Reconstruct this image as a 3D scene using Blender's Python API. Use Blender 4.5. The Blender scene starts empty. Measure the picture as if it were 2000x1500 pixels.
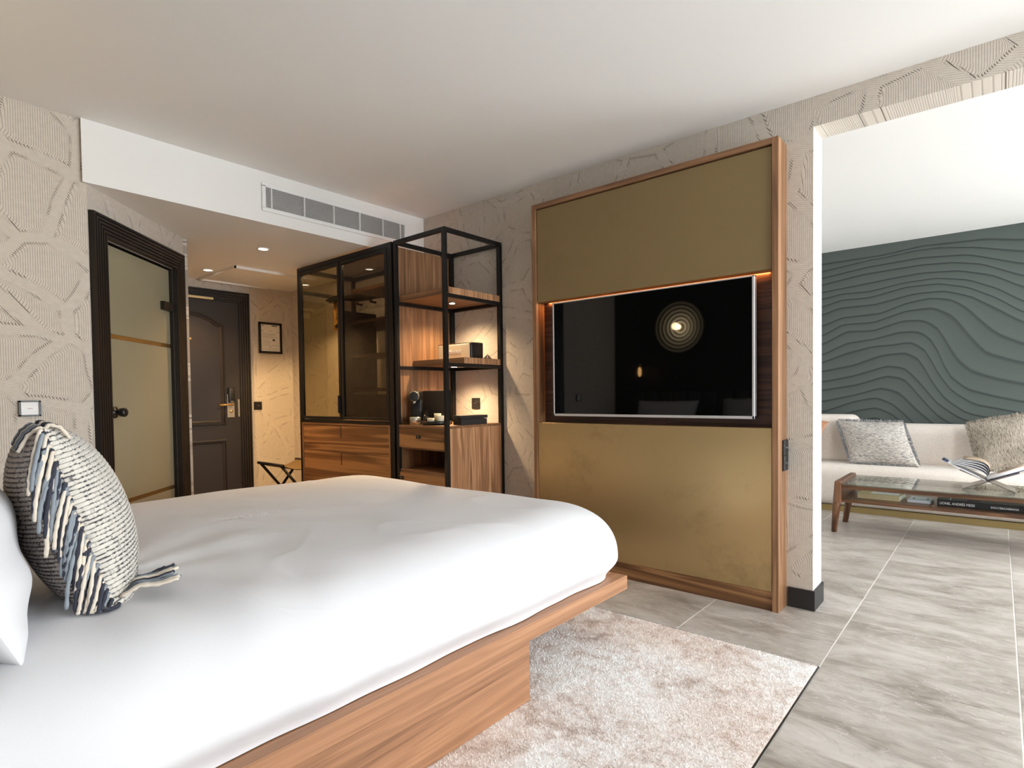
import bpy, bmesh, math, random
import numpy as np
from mathutils import Vector, Matrix, noise

random.seed(7); rng = np.random.default_rng(7)
SC = bpy.context.scene
COL = SC.collection
PI = math.pi

# ------------------------------------------------------------------ camera
F_PX, YAW, PITCH, ROLL = 1122.76, 0.70286, -0.0267, -0.0128
CAM = Vector((3.594, -3.1555, 1.0996))
cyw, syw = math.cos(YAW), math.sin(YAW)
fw = Vector((-syw*math.cos(PITCH), cyw*math.cos(PITCH), math.sin(PITCH)))
rt = Vector((cyw, syw, 0)); up = rt.cross(fw)
rt2 = math.cos(ROLL)*rt + math.sin(ROLL)*up
up2 = -math.sin(ROLL)*rt + math.cos(ROLL)*up
cd = bpy.data.cameras.new('camera'); cam = bpy.data.objects.new('camera', cd); COL.objects.link(cam)
cd.sensor_width = 36; cd.lens = F_PX/2000*36; cd.shift_y = 53.1/2000; cd.clip_start = 0.02
cam.matrix_world = Matrix(((rt2.x, up2.x, -fw.x, CAM.x), (rt2.y, up2.y, -fw.y, CAM.y), (rt2.z, up2.z, -fw.z, CAM.z), (0, 0, 0, 1)))
SC.camera = cam

# ------------------------------------------------------------------ sky, daylight, exposure
SKY = 14.4
w = bpy.data.worlds.new('world'); SC.world = w; w.use_nodes = True
w.node_tree.nodes['Background'].inputs[0].default_value = (0.98, 0.985, 1.0, 1)
w.node_tree.nodes['Background'].inputs[1].default_value = SKY
def portal(name, loc, sx, sy, rot):
    l = bpy.data.lights.new(name, 'AREA'); l.shape = 'RECTANGLE'; l.size = sx; l.size_y = sy
    l.cycles.is_portal = True
    o = bpy.data.objects.new(name, l); COL.objects.link(o); o.location = loc; o.rotation_euler = rot
WX = 6.3                                   # window wall
portal('sky_portal', (WX+0.12, -1.1, 1.25), 2.4, 1.8, (0, PI/2, 0))
portal('sky_portal', (WX+0.12, 2.15, 1.25), 2.4, 2.3, (0, PI/2, 0))
vs = SC.view_settings
vs.view_transform = 'Standard'; vs.look = 'None'; vs.gamma = 1.0; vs.use_curve_mapping = False
vs.exposure = 0.0
cy = SC.cycles
cy.use_denoising = True; cy.denoiser = 'OPENIMAGEDENOISE'; cy.denoising_prefilter = 'ACCURATE'
cy.max_bounces = 7; cy.diffuse_bounces = 4; cy.glossy_bounces = 3; cy.transmission_bounces = 4; cy.transparent_max_bounces = 10
cy.use_adaptive_sampling = True; cy.adaptive_threshold = 0.08; cy.adaptive_min_samples = 16
cy.caustics_reflective = False; cy.caustics_refractive = False; cy.sample_clamp_indirect = 6.0

# ------------------------------------------------------------------ helpers: materials
def c(r, g, b, a=1.0):
    f = lambda v: (v/255/12.92) if v/255 <= 0.04045 else ((v/255+0.055)/1.055)**2.4
    return (f(r), f(g), f(b), a)
class NT:
    def __init__(s, name):
        s.m = bpy.data.materials.new(name); s.m.use_nodes = True
        s.t = s.m.node_tree; s.p = s.t.nodes['Principled BSDF']; s.out = s.t.nodes['Material Output']
    def n(s, typ, **kw):
        nd = s.t.nodes.new(typ)
        for k, v in kw.items():
            if k.startswith('i_'):
                key = k[2:]; key = int(key) if key.isdigit() else key.replace('_', ' ')
                s.set(nd.inputs[key], v)
            else: setattr(nd, k, v)
        return nd
    def set(s, sock, v):
        if hasattr(v, 'outputs'): v = v.outputs[0]
        if isinstance(v, bpy.types.NodeSocket): s.t.links.new(v, sock)
        else: sock.default_value = v
    def math(s, op, a, b=0.0, d=None, clamp=False):
        nd = s.t.nodes.new('ShaderNodeMath'); nd.operation = op; nd.use_clamp = clamp
        s.set(nd.inputs[0], a); s.set(nd.inputs[1], b)
        if d is not None: s.set(nd.inputs[2], d)
        return nd.outputs[0]
    def mr(s, v, a, b, lo, hi, smooth=True):
        nd = s.t.nodes.new('ShaderNodeMapRange'); nd.interpolation_type = 'SMOOTHSTEP' if smooth else 'LINEAR'
        s.set(nd.inputs[0], v)
        for i, x in enumerate((a, b, lo, hi)): s.set(nd.inputs[i+1], x)
        return nd.outputs[0]
    def mix(s, f, a, b, mode='MIX'):
        nd = s.t.nodes.new('ShaderNodeMix'); nd.data_type = 'RGBA'; nd.blend_type = mode
        s.set(nd.inputs[0], f); s.set(nd.inputs[6], a); s.set(nd.inputs[7], b); return nd.outputs[2]
    def obj(s): return s.n('ShaderNodeTexCoord').outputs['Object']
    def mapv(s, v, scale=(1, 1, 1), loc=(0, 0, 0), rot=(0, 0, 0)):
        nd = s.n('ShaderNodeMapping'); s.set(nd.inputs[0], v); s.set(nd.inputs[1], loc); nd.inputs[2].default_value = rot; nd.inputs[3].default_value = scale
        return nd.outputs[0]
    def noise(s, v, sc, det=3.0, rough=0.5, dist=0.0):
        nd = s.n('ShaderNodeTexNoise'); s.set(nd.inputs['Vector'], v); nd.inputs['Scale'].default_value = sc
        nd.inputs['Detail'].default_value = det; nd.inputs['Roughness'].default_value = rough; nd.inputs['Distortion'].default_value = dist
        return nd
    def ramp(s, v, stops):
        nd = s.n('ShaderNodeValToRGB'); s.set(nd.inputs[0], v); e = nd.color_ramp.elements
        while len(e) < len(stops): e.new(0.5)
        for el, (p, col) in zip(e, stops): el.position = p; el.color = col
        return nd.outputs[0]
    def bump(s, h, strength=0.5, dist=0.01):
        nd = s.n('ShaderNodeBump'); s.set(nd.inputs['Height'], h); nd.inputs['Strength'].default_value = strength; nd.inputs['Distance'].default_value = dist
        s.t.links.new(nd.outputs[0], s.p.inputs['Normal'])
    def P(s, **kw):
        for k, v in kw.items(): s.set(s.p.inputs[k.replace('_', ' ')], v)
        return s.m
def plain(name, col, rough=0.5, metal=0.0, grain=0.0, gscale=60.0, **kw):
    t = NT(name)
    if grain:
        nz = t.noise(t.obj(), gscale, 4)
        f = t.math('MULTIPLY', nz.outputs[0], grain)
        t.P(Base_Color=t.mix(f, col, tuple(x*0.55 for x in col[:3])+(1,)))
        t.bump(nz.outputs[0], 0.12, 0.002)
    else:
        nz = t.noise(t.obj(), 25, 3)
        t.P(Base_Color=t.mix(t.math('MULTIPLY', nz.outputs[0], 0.08), col, tuple(x*0.8 for x in col[:3])+(1,)))
    return t.P(Roughness=rough, Metallic=metal, **kw)
def emit(name, col, s):
    t = NT(name); e = t.n('ShaderNodeEmission', i_0=col, i_1=s); t.t.links.new(e.outputs[0], t.out.inputs[0]); return t.m
def clear(name, tint, fac=0.08, rough=0.0):
    t = NT(name)
    tr = t.n('ShaderNodeBsdfTransparent', i_0=tint); gl = t.n('ShaderNodeBsdfGlossy', i_0=(1, 1, 1, 1), i_1=rough)
    ge = t.n('ShaderNodeNewGeometry')
    dt = t.n('ShaderNodeVectorMath', operation='DOT_PRODUCT', i_0=ge.outputs['Incoming'], i_1=ge.outputs['Normal'])
    fr = t.math('POWER', t.math('SUBTRACT', 1.0, t.math('ABSOLUTE', dt.outputs['Value']), clamp=True), 5.0)    # Schlick, same on both faces of the sheet
    mx = t.n('ShaderNodeMixShader', i_0=t.math('MULTIPLY_ADD', fr, 0.9, fac*0.6, clamp=True), i_1=tr, i_2=gl)
    t.t.links.new(mx.outputs[0], t.out.inputs[0]); return t.m
def wood(name, axis, dark=c(90, 63, 43), mid=c(143, 103, 71), light=c(184, 139, 101), band=11.0, rough=0.42, cath=0.22):
    t = NT(name)
    oi = t.n('ShaderNodeObjectInfo'); off = t.n('ShaderNodeCombineXYZ', i_0=t.math('MULTIPLY', oi.outputs['Random'], 7.0), i_1=t.math('MULTIPLY', oi.outputs['Random'], 13.0), i_2=t.math('MULTIPLY', oi.outputs['Random'], 5.0))
    base = t.obj()
    def sc(a, b): q = [a]*3; q[axis] = b; return tuple(q)
    n1 = t.noise(t.mapv(base, sc(band, band*0.05), off), 1.0, 3, 0.5, 0.4)
    n2 = t.noise(t.mapv(base, sc(170.0, 2.2), off), 1.0, 3, 0.6)
    n3 = t.noise(t.mapv(base, sc(42.0, 0.8), off), 1.0, 3, 0.55)
    wv = t.math('SINE', t.math('MULTIPLY', n1.outputs[0], 40.0)); wv = t.math('MULTIPLY_ADD', wv, 0.5, 0.5)
    a = t.math('ADD', t.math('MULTIPLY', wv, cath), t.math('ADD', t.math('MULTIPLY', n1.outputs[0], 0.35), t.math('ADD', t.math('MULTIPLY', n3.outputs[0], 0.36), t.math('MULTIPLY', n2.outputs[0], 0.26))))
    col = t.ramp(a, [(0.34, dark), (0.58, mid), (0.80, light)])
    t.bump(n2.outputs[0], 0.08, 0.002)
    return t.P(Base_Color=col, Roughness=rough)
# ------------------------------------------------------------------ helpers: geometry
ORG = {}
def thing(name, label, cat, loc=(0, 0, 0), rot=None, group=None, kind=None):
    o = bpy.data.objects.new(name, None); COL.objects.link(o); o.empty_display_size = 0.05
    o.location = loc
    if rot is not None: o.rotation_euler = rot
    if label: o['label'] = label
    if cat: o['category'] = cat
    if group: o['group'] = group
    if kind: o['kind'] = kind
    ORG[o.name] = Vector(loc); return o
def tag(o, label, cat=None, group=None, kind=None):
    if label: o['label'] = label
    if cat: o['category'] = cat
    if group: o['group'] = group
    if kind: o['kind'] = kind
    return o
def link(name, me, mat, parent=None, smooth=False):
    me.materials.append(mat)
    if smooth: me.polygons.foreach_set('use_smooth', [True]*len(me.polygons))
    o = bpy.data.objects.new(name, me); COL.objects.link(o)
    if parent is not None: o.parent = parent; ORG[o.name] = ORG[parent.name]
    else: ORG[o.name] = Vector((0, 0, 0))
    return o
def mk(name, V, Fc, mat, parent=None, smooth=False, local=False):
    if parent is not None and not local:
        g = ORG[parent.name]; V = [(v[0]-g.x, v[1]-g.y, v[2]-g.z) for v in V]
    me = bpy.data.meshes.new(name); me.from_pydata([tuple(v) for v in V], [], Fc); me.update()
    return link(name, me, mat, parent, smooth)
BF = [(0, 3, 2, 1), (4, 5, 6, 7), (0, 1, 5, 4), (1, 2, 6, 5), (2, 3, 7, 6), (3, 0, 4, 7)]
def bvs(a, b):
    x0, y0, z0 = [min(p, q) for p, q in zip(a, b)]; x1, y1, z1 = [max(p, q) for p, q in zip(a, b)]
    return [(x0, y0, z0), (x1, y0, z0), (x1, y1, z0), (x0, y1, z0), (x0, y0, z1), (x1, y0, z1), (x1, y1, z1), (x0, y1, z1)]
def box(name, a, b, mat, parent=None, bev=0.0, seg=2, smooth=False, local=False, xf=None):
    V = bvs(a, b)
    if not bev and xf is None: return mk(name, V, BF, mat, parent, False, local)
    bm = bmesh.new(); vv = [bm.verts.new(v) for v in V]
    for f in BF: bm.faces.new([vv[i] for i in f])
    if bev: bmesh.ops.bevel(bm, geom=bm.edges[:], offset=bev, segments=seg, affect='EDGES', profile=0.5)
    if xf is not None: bmesh.ops.transform(bm, matrix=xf, verts=bm.verts)
    if parent is not None and not local: bmesh.ops.translate(bm, vec=-ORG[parent.name], verts=bm.verts)
    me = bpy.data.meshes.new(name); bm.to_mesh(me); bm.free()
    return link(name, me, mat, parent, smooth or seg > 2)
def prism(name, poly, z0, z1, mat, parent=None, axis='z', local=False):
    n = len(poly)
    P3 = {'z': lambda p, h: (p[0], p[1], h), 'y': lambda p, h: (p[0], h, p[1]), 'x': lambda p, h: (h, p[0], p[1])}[axis]
    V = [P3(p, z0) for p in poly]+[P3(p, z1) for p in poly]
    Fc = [tuple(range(n))[::-1], tuple(range(n, 2*n))]+[(i, (i+1) % n, n+(i+1) % n, n+i) for i in range(n)]
    o = mk(name, V, Fc, mat, parent, False, local)
    bm = bmesh.new(); bm.from_mesh(o.data); bmesh.ops.recalc_face_normals(bm, faces=bm.faces); bm.to_mesh(o.data); bm.free()
    return o
def tube(name, pts, r, mat, parent=None, n=10, smooth=True, local=False, caps=True):
    pts = [Vector(p) for p in pts]; m = len(pts)
    rr = r if hasattr(r, '__len__') else [r]*m
    V = []; Fc = []; prev = None
    for i, p in enumerate(pts):
        t = (pts[min(i+1, m-1)]-pts[max(i-1, 0)]).normalized()
        if prev is None:
            a = Vector((0, 0, 1)) if abs(t.z) < 0.9 else Vector((1, 0, 0)); u = t.cross(a).normalized()
        else: u = (prev-t*prev.dot(t)).normalized()
        prev = u; v = t.cross(u)
        for k in range(n):
            an = 2*PI*k/n; V.append(p+rr[i]*(math.cos(an)*u+math.sin(an)*v))
    for i in range(m-1):
        for k in range(n): Fc.append((i*n+k, i*n+(k+1) % n, (i+1)*n+(k+1) % n, (i+1)*n+k))
    if caps: Fc.append(tuple(range(n))[::-1]); Fc.append(tuple(range((m-1)*n, m*n)))
    return mk(name, V, Fc, mat, parent, smooth, local)
def lathe(name, prof, ctr, mat, parent=None, n=28, axis='z', smooth=True, local=False, caps=True):
    V = []; Fc = []; m = len(prof)
    for r, h in prof:
        for k in range(n):
            a = 2*PI*k/n; x, y = r*math.cos(a), r*math.sin(a)
            q = {'z': (x, y, h), 'x': (h, x, y), 'y': (x, h, -y)}[axis]
            V.append((ctr[0]+q[0], ctr[1]+q[1], ctr[2]+q[2]))
    for i in range(m-1):
        for k in range(n): Fc.append((i*n+k, i*n+(k+1) % n, (i+1)*n+(k+1) % n, (i+1)*n+k))
    if caps and prof[0][0] > 1e-5: Fc.append(tuple(range(n))[::-1])
    if caps and prof[-1][0] > 1e-5: Fc.append(tuple(range((m-1)*n, m*n)))
    return mk(name, V, Fc, mat, parent, smooth, local)
def npmesh(name, V, Fq, mat, parent=None, smooth=True):
    me = bpy.data.meshes.new(name); k = Fq.shape[1]
    me.vertices.add(len(V)); me.vertices.foreach_set('co', np.asarray(V, np.float32).ravel())
    me.loops.add(Fq.size); me.loops.foreach_set('vertex_index', Fq.astype(np.int32).ravel())
    me.polygons.add(len(Fq)); me.polygons.foreach_set('loop_start', np.arange(0, Fq.size, k, dtype=np.int32))
    me.polygons.foreach_set('loop_total', np.full(len(Fq), k, np.int32))
    me.update(calc_edges=True); me.validate()
    return link(name, me, mat, parent, smooth)
def gridfaces(nu, nv, flip=False):
    i, j = np.meshgrid(np.arange(nu-1), np.arange(nv-1), indexing='ij'); a = (i*nv+j).ravel()
    q = np.stack([a, a+nv, a+nv+1, a+1], 1)
    return q[:, ::-1] if flip else q
def text(name, body, size, mtx, mat, parent=None, local=False, shear=0.0, extr=0.0004, sx=1.0):
    cu = bpy.data.curves.new(name, 'FONT'); cu.body = body; cu.size = size; cu.shear = shear; cu.extrude = extr; cu.resolution_u = 3
    cu.align_x = 'LEFT'
    o = bpy.data.objects.new('tmp', cu); COL.objects.link(o); bpy.context.view_layer.update()
    me = bpy.data.meshes.new_from_object(o.evaluated_get(bpy.context.evaluated_depsgraph_get()))
    bpy.data.objects.remove(o); me.name = name
    me.transform(Matrix.Scale(sx, 4, (1, 0, 0))); me.transform(mtx)
    if parent is not None and not local: me.transform(Matrix.Translation(-ORG[parent.name]))
    me.materials.clear()
    return link(name, me, mat, parent)
def frame3(o, ex, ey, ez):
    ex, ey, ez = Vector(ex), Vector(ey), Vector(ez)
    return Matrix(((ex.x, ey.x, ez.x, o[0]), (ex.y, ey.y, ez.y, o[1]), (ex.z, ey.z, ez.z, o[2]), (0, 0, 0, 1)))
def lamp(name, typ, loc, power, col, parent=None, size=0.1, size_y=None, rot=(0, 0, 0), spot=None, blend=0.6):
    l = bpy.data.lights.new(name, typ); l.energy = power; l.color = col
    if typ == 'AREA':
        l.shape = 'RECTANGLE' if size_y else 'DISK'; l.size = size
        if size_y: l.size_y = size_y
    else: l.shadow_soft_size = size
    if spot: l.spot_size = spot; l.spot_blend = blend
    o = bpy.data.objects.new(name, l); COL.objects.link(o); o.location = loc; o.rotation_euler = rot
    if parent is not None: o.parent = parent; o.location = Vector(loc)-ORG[parent.name]
    return o
WARM = (1.0, 0.62, 0.30)

# ------------------------------------------------------------------ materials
def m_wallpaper():
    t = NT('cord_wallpaper')
    sp = t.n('ShaderNodeSeparateXYZ', i_0=t.obj()); X, Z = sp.outputs[0], sp.outputs[2]
    v = t.n('ShaderNodeCombineXYZ', i_0=X, i_1=Z).outputs[0]
    nz = t.noise(v, 3.0, 1)
    v2 = t.n('ShaderNodeVectorMath', operation='MULTIPLY_ADD', i_0=nz.outputs['Color'], i_1=(0.10, 0.10, 0), i_2=v).outputs[0]
    vo = t.n('ShaderNodeTexVoronoi', voronoi_dimensions='2D', feature='DISTANCE_TO_EDGE', i_Scale=3.4, i_Randomness=0.95)
    t.set(vo.inputs['Vector'], v2); d = vo.outputs['Distance']
    thr = 0.088; p = 0.0094
    out = t.mr(d, thr-0.02, thr+0.02, 0, 1)
    bend = t.mr(d, thr, thr+0.09, 0.010, 0.0)
    fine = t.noise(v, 40, 1)
    phA = t.math('ADD', X, bend)
    phB = t.math('ADD', t.math('MULTIPLY_ADD', X, 0.22, Z), t.math('MULTIPLY', nz.outputs[0], 0.03))
    sA = t.math('ABSOLUTE', t.math('SINE', t.math('MULTIPLY', phA, PI/p)))
    sB = t.math('ABSOLUTE', t.math('SINE', t.math('MULTIPLY', phB, PI/p)))
    gA = t.mr(sA, 0.0, 0.55, 0.52, 0.0); gB = t.mr(sB, 0.0, 0.50, 0.36, 0.0)
    mx = t.n('ShaderNodeMix', i_0=out, i_2=gB, i_3=gA).outputs[0]
    edge = t.mr(t.math('ABSOLUTE', t.math('SUBTRACT', d, thr+0.010)), 0.010, 0.034, 1.0, 0.0)
    pick = t.mr(t.noise(v, 11, 0).outputs[0], 0.44, 0.58, 0.10, 0.95)
    sC = t.math('ABSOLUTE', t.math('SINE', t.math('MULTIPLY', t.math('MULTIPLY_ADD', Z, 0.8, phA), PI/0.0125)))
    cres = t.math('MULTIPLY', t.math('MULTIPLY', edge, t.mr(sC, 0.25, 0.60, 1.0, 0.0)), pick)
    dark = t.math('MAXIMUM', mx, t.math('MULTIPLY', cres, 0.95))
    cream = t.mix(fine.outputs[0], c(216, 207, 196), c(199, 189, 177))
    col = t.mix(t.mr(dark, 0.6, 0.9, 0, 1), t.mix(dark, cream, c(112, 96, 80)), c(84, 71, 60))
    h = t.math('SUBTRACT', 1.0, dark)
    t.bump(h, 0.55, 0.004)
    return t.P(Base_Color=col, Roughness=0.85)
def m_tile():
    t = NT('grey_stone_tile')
    oi = t.n('ShaderNodeObjectInfo'); r = oi.outputs['Random']
    off = t.n('ShaderNodeCombineXYZ', i_0=t.math('MULTIPLY', r, 31.0), i_1=t.math('MULTIPLY', r, 17.0))
    v = t.mapv(t.obj(), (1.1, 2.6, 1), off, (0, 0, 0.18))
    n1 = t.noise(v, 2.1, 6, 0.62, 0.7); n2 = t.noise(v, 7.0, 5, 0.6, 1.2); n3 = t.noise(v, 3.2, 3, 0.5, 1.6)
    a = t.math('ADD', t.math('MULTIPLY', n1.outputs[0], 0.65), t.math('MULTIPLY', n2.outputs[0], 0.35))
    col = t.ramp(a, [(0.36, c(146, 137, 128)), (0.46, c(174, 166, 158)), (0.55, c(194, 187, 180)), (0.68, c(209, 203, 197))])
    vein = t.mr(t.math('ABSOLUTE', t.math('SUBTRACT', n3.outputs[0], 0.5)), 0.0, 0.012, 0.55, 0.0)
    vein2 = t.mr(t.math('ABSOLUTE', t.math('SUBTRACT', n1.outputs[0], 0.56)), 0.0, 0.006, 0.22, 0.0)
    col = t.mix(vein, col, c(212, 207, 203)); col = t.mix(vein2, col, c(112, 102, 95))
    col = t.mix(t.math('MULTIPLY', r, 0.12), col, c(150, 140, 132))
    return t.P(Base_Color=col, Roughness=t.mr(n2.outputs[0], 0.3, 0.7, 0.28, 0.42), Specular_IOR_Level=0.4)
def m_carpet():
    t = NT('mottled_carpet'); v = t.obj()
    n1 = t.noise(t.mapv(v, (1, 1.5, 1)), 2.6, 6, 0.72, 0.5); n2 = t.noise(v, 17, 4, 0.7); n3 = t.noise(v, 170, 2); n4 = t.noise(v, 1.3, 2)
    a = t.math('ADD', t.math('MULTIPLY', n1.outputs[0], 0.50), t.math('ADD', t.math('MULTIPLY', n2.outputs[0], 0.38), t.math('MULTIPLY', n3.outputs[0], 0.12)))
    col = t.ramp(a, [(0.32, c(182, 164, 153)), (0.41, c(218, 204, 196)), (0.465, c(240, 232, 228)), (0.53, c(252, 250, 249))])
    col = t.mix(t.mr(n4.outputs[0], 0.40, 0.62, 0, 0.35), col, c(226, 196, 176), 'MULTIPLY')
    return t.P(Base_Color=col, Roughness=0.95, Sheen_Weight=0.2)
def m_knit(name, base, fleck, amount, rh):
    t = NT(name); sp = t.n('ShaderNodeSeparateXYZ', i_0=t.obj())
    row = t.math('FLOOR', t.math('DIVIDE', sp.outputs[2], rh))
    v = t.n('ShaderNodeCombineXYZ', i_0=t.math('MULTIPLY', sp.outputs[0], 85.0), i_1=t.math('MULTIPLY', row, 3.71), i_2=t.math('MULTIPLY', sp.outputs[1], 14.0))
    n1 = t.noise(v, 1.0, 3, 0.7); n2 = t.noise(v, 2.3, 2)
    f = t.mr(n1.outputs[0], 0.56-amount, 0.74-amount, 0, 0.9)
    fr = t.math('FRACT', t.math('DIVIDE', sp.outputs[2], rh))
    ab = t.math('ABSOLUTE', t.math('SUBTRACT', fr, 0.5)); gro = t.mr(ab, 0.36, 0.5, 0.0, 0.45)
    f = t.math('MAXIMUM', f, t.math('MULTIPLY', t.mr(n2.outputs[0], 0.46-amount, 0.58-amount, 0, 0.95), t.mr(ab, 0.20, 0.36, 0, 1)))
    st = t.math('ABSOLUTE', t.math('SINE', t.math('ADD', t.math('MULTIPLY', sp.outputs[0], 330.0), t.math('MULTIPLY', sp.outputs[2], 200.0))))
    col = t.mix(f, t.mix(n2.outputs[0], base, tuple(x*0.72 for x in base[:3])+(1,)), fleck)
    col = t.mix(gro, col, tuple(x*0.6 for x in fleck[:3])+(1,))  # crease shade between the knit rows, mixed into the colour
    t.bump(t.math('MULTIPLY_ADD', st, 0.5, t.math('SUBTRACT', 1.0, gro)), 0.7, 0.006)
    return t.P(Base_Color=col, Roughness=0.95, Sheen_Weight=0.15)
def m_tweed(name, base, fleck, vert=False):
    t = NT(name); s = (34, 60, 320) if not vert else (330, 60, 30)
    v = t.mapv(t.obj(), s)
    n1 = t.noise(v, 1.0, 3, 0.7); n2 = t.noise(v, 0.35, 2)
    col = t.mix(t.mr(n1.outputs[0], 0.46, 0.62, 0, 0.85), t.mix(n2.outputs[0], base, tuple(x*0.75 for x in base[:3])+(1,)), fleck)
    t.bump(n1.outputs[0], 0.6, 0.006)
    return t.P(Base_Color=col, Roughness=0.95)
def m_boucle():
    t = NT('cream_boucle'); vo = t.n('ShaderNodeTexVoronoi', i_Scale=150.0); t.set(vo.inputs['Vector'], t.obj())
    t.bump(t.math('SUBTRACT', 1.0, vo.outputs['Distance']), 0.5, 0.004)
    col = t.mix(vo.outputs['Distance'], c(240, 231, 222), c(220, 208, 197))
    return t.P(Base_Color=col, Roughness=0.95, Sheen_Weight=0.2)
def m_linen():
    t = NT('white_cotton'); n = t.noise(t.obj(), 420, 2)
    cr = t.noise(t.mapv(t.obj(), (2.6, 1.7, 2.0), (0, 0, 0), (0, 0, 0.5)), 1.6, 3, 0.5, 1.2)      # ironed-in crease lines
    rd_ = t.mr(t.math('ABSOLUTE', t.math('SUBTRACT', cr.outputs[0], 0.5)), 0.0, 0.06, 1.0, 0.0)
    gate = t.mr(t.noise(t.obj(), 1.9, 2).outputs[0], 0.48, 0.62, 0.0, 1.0)
    t.bump(t.math('MULTIPLY', rd_, gate), 0.07, 0.006)
    return t.P(Base_Color=t.mix(n.outputs[0], (0.77, 0.77, 0.80, 1), (0.72, 0.72, 0.75, 1)), Roughness=0.75, Sheen_Weight=0.1)
def m_brass(name, col, col2, rough, metal):
    t = NT(name); v = t.obj()
    n1 = t.noise(v, 2.2, 7, 0.72, 0.4); n2 = t.noise(v, 300, 2); n3 = t.noise(v, 30, 4)
    f = t.mr(n1.outputs[0], 0.52, 0.68, 0.0, 0.55)
    c1 = t.mix(t.math('MULTIPLY', f, n3.outputs[0]), col, col2)
    t.bump(n2.outputs[0], 0.06, 0.001)
    return t.P(Base_Color=c1, Roughness=t.mr(n1.outputs[0], 0.3, 0.7, rough-0.04, rough+0.06), Metallic=metal)
def m_mural():
    t = NT('wave_mural'); a = t.n('ShaderNodeAttribute', attribute_name='phi'); st = t.n('ShaderNodeAttribute', attribute_name='steep')
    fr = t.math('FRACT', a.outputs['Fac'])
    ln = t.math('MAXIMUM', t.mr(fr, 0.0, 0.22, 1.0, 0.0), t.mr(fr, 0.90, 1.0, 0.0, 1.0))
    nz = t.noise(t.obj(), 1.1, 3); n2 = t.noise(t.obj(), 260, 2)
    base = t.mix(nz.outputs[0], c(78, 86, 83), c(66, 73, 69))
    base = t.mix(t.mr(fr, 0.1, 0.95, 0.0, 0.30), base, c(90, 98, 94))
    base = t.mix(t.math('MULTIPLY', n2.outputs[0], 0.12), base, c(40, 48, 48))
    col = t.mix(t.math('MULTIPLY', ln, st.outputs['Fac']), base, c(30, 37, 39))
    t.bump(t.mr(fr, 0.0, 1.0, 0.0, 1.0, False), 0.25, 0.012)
    return t.P(Base_Color=col, Roughness=0.8)
def m_frost():
    t = NT('frosted_glass'); nz = t.noise(t.obj(), 1.4, 2)
    col = t.mix(nz.outputs[0], c(178, 171, 144), c(162, 153, 125))
    tl = t.n('ShaderNodeBsdfTranslucent', i_0=col)
    t.P(Base_Color=col, Roughness=0.38)
    mx = t.n('ShaderNodeMixShader', i_0=0.25, i_1=t.p.outputs[0], i_2=tl); t.t.links.new(mx.outputs[0], t.out.inputs[0]); return t.m

WALLP = m_wallpaper(); TILE = m_tile(); CARPET = m_carpet(); BOUCLE = m_boucle(); LINEN = m_linen()
DARKW = plain('bathroom_plaster', c(120, 112, 96), 0.8); WHITE = plain('white_paint', c(236, 235, 233), 0.8); CEIL = plain('ceiling_paint', c(238, 237, 235), 0.85)
GROUT = plain('pale_grout', c(232, 228, 223), 0.9); BLACK = plain('black_metal', c(27, 25, 24), 0.4, 0.3)
DOORB = plain('dark_brown_paint', c(41, 36, 35), 0.42, 0, 0.25, 90); FRAMEB = plain('black_brown_paint', c(34, 29, 27), 0.38, 0, 0.2, 90)
WX_ = wood('walnut_grain_x', 0, cath=0.10); WY_ = wood('walnut_grain_y', 1, cath=0.08); WZ_ = wood('walnut_grain_z', 2, cath=0.14)
BEDY = wood('bed_walnut_y', 1, c(118, 82, 58), c(172, 125, 92), c(206, 160, 124), cath=0.08); BEDX = wood('bed_walnut_x', 0, c(118, 82, 58), c(172, 125, 92), c(206, 160, 124), cath=0.08)
WXD = wood('dark_walnut_grain_x', 0, c(44, 27, 21), c(72, 46, 36), c(98, 65, 50), 12)
WXS = wood('rich_walnut_grain_x', 0, c(74, 48, 29), c(124, 85, 52), c(164, 120, 78), 7, 0.42, 0.34)
TABW = wood('table_walnut', 0, c(56, 37, 25), c(94, 63, 43), c(126, 89, 63), 10, 0.35); TABZ = wood('table_walnut_z', 2, c(62, 40, 27), c(104, 69, 47), c(142, 100, 72), 10, 0.3)
BRASSU = m_brass('olive_gold_cloth_panel', c(134, 113, 76), c(124, 103, 67), 0.62, 0.1)
BRASSL = m_brass('aged_brass_panel', c(188, 162, 116), c(136, 112, 76), 0.33, 0.75)
BRASS = plain('brass', c(196, 164, 104), 0.3, 0.9); STEEL = plain('satin_steel', c(208, 203, 192), 0.3, 0.85)
SILVER = plain('silver_bezel', c(214, 212, 214), 0.35, 0.55); SCREEN = NT('tv_screen').P(Base_Color=(0.002, 0.002, 0.002, 1), Roughness=0.03, Specular_IOR_Level=0.45)
BLK = plain('black_plastic', c(22, 21, 21), 0.35); BLKM = plain('matt_black', c(34, 32, 31), 0.6); WHITEP = plain('white_plastic', c(236, 236, 236), 0.5)
PAPER = plain('paper', c(236, 232, 224), 0.8); INK = plain('ink', c(50, 46, 44), 0.8); MURAL = m_mural(); FROST = m_frost()
SMOKE = clear('bronze_smoked_glass', (0.70, 0.66, 0.54, 1), 0.06); SMOKED = clear('dark_smoked_glass', (0.36, 0.34, 0.32, 1), 0.06)
CLEARG = clear('clear_glass', (0.92, 0.95, 0.94, 1), 0.05); TABG = clear('table_glass', (0.70, 0.74, 0.70, 1), 0.12); ACRYL = clear('acrylic', (0.50, 0.45, 0.43, 1), 0.30, 0.25)
WINDG = clear('window_glass', (0.95, 0.97, 0.97, 1), 0.04)
YARN = [plain('cream_yarn', c(226, 214, 198), 0.95), plain('blue_grey_yarn', c(142, 150, 158), 0.95), plain('navy_yarn', c(56, 58, 70), 0.95)]
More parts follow.
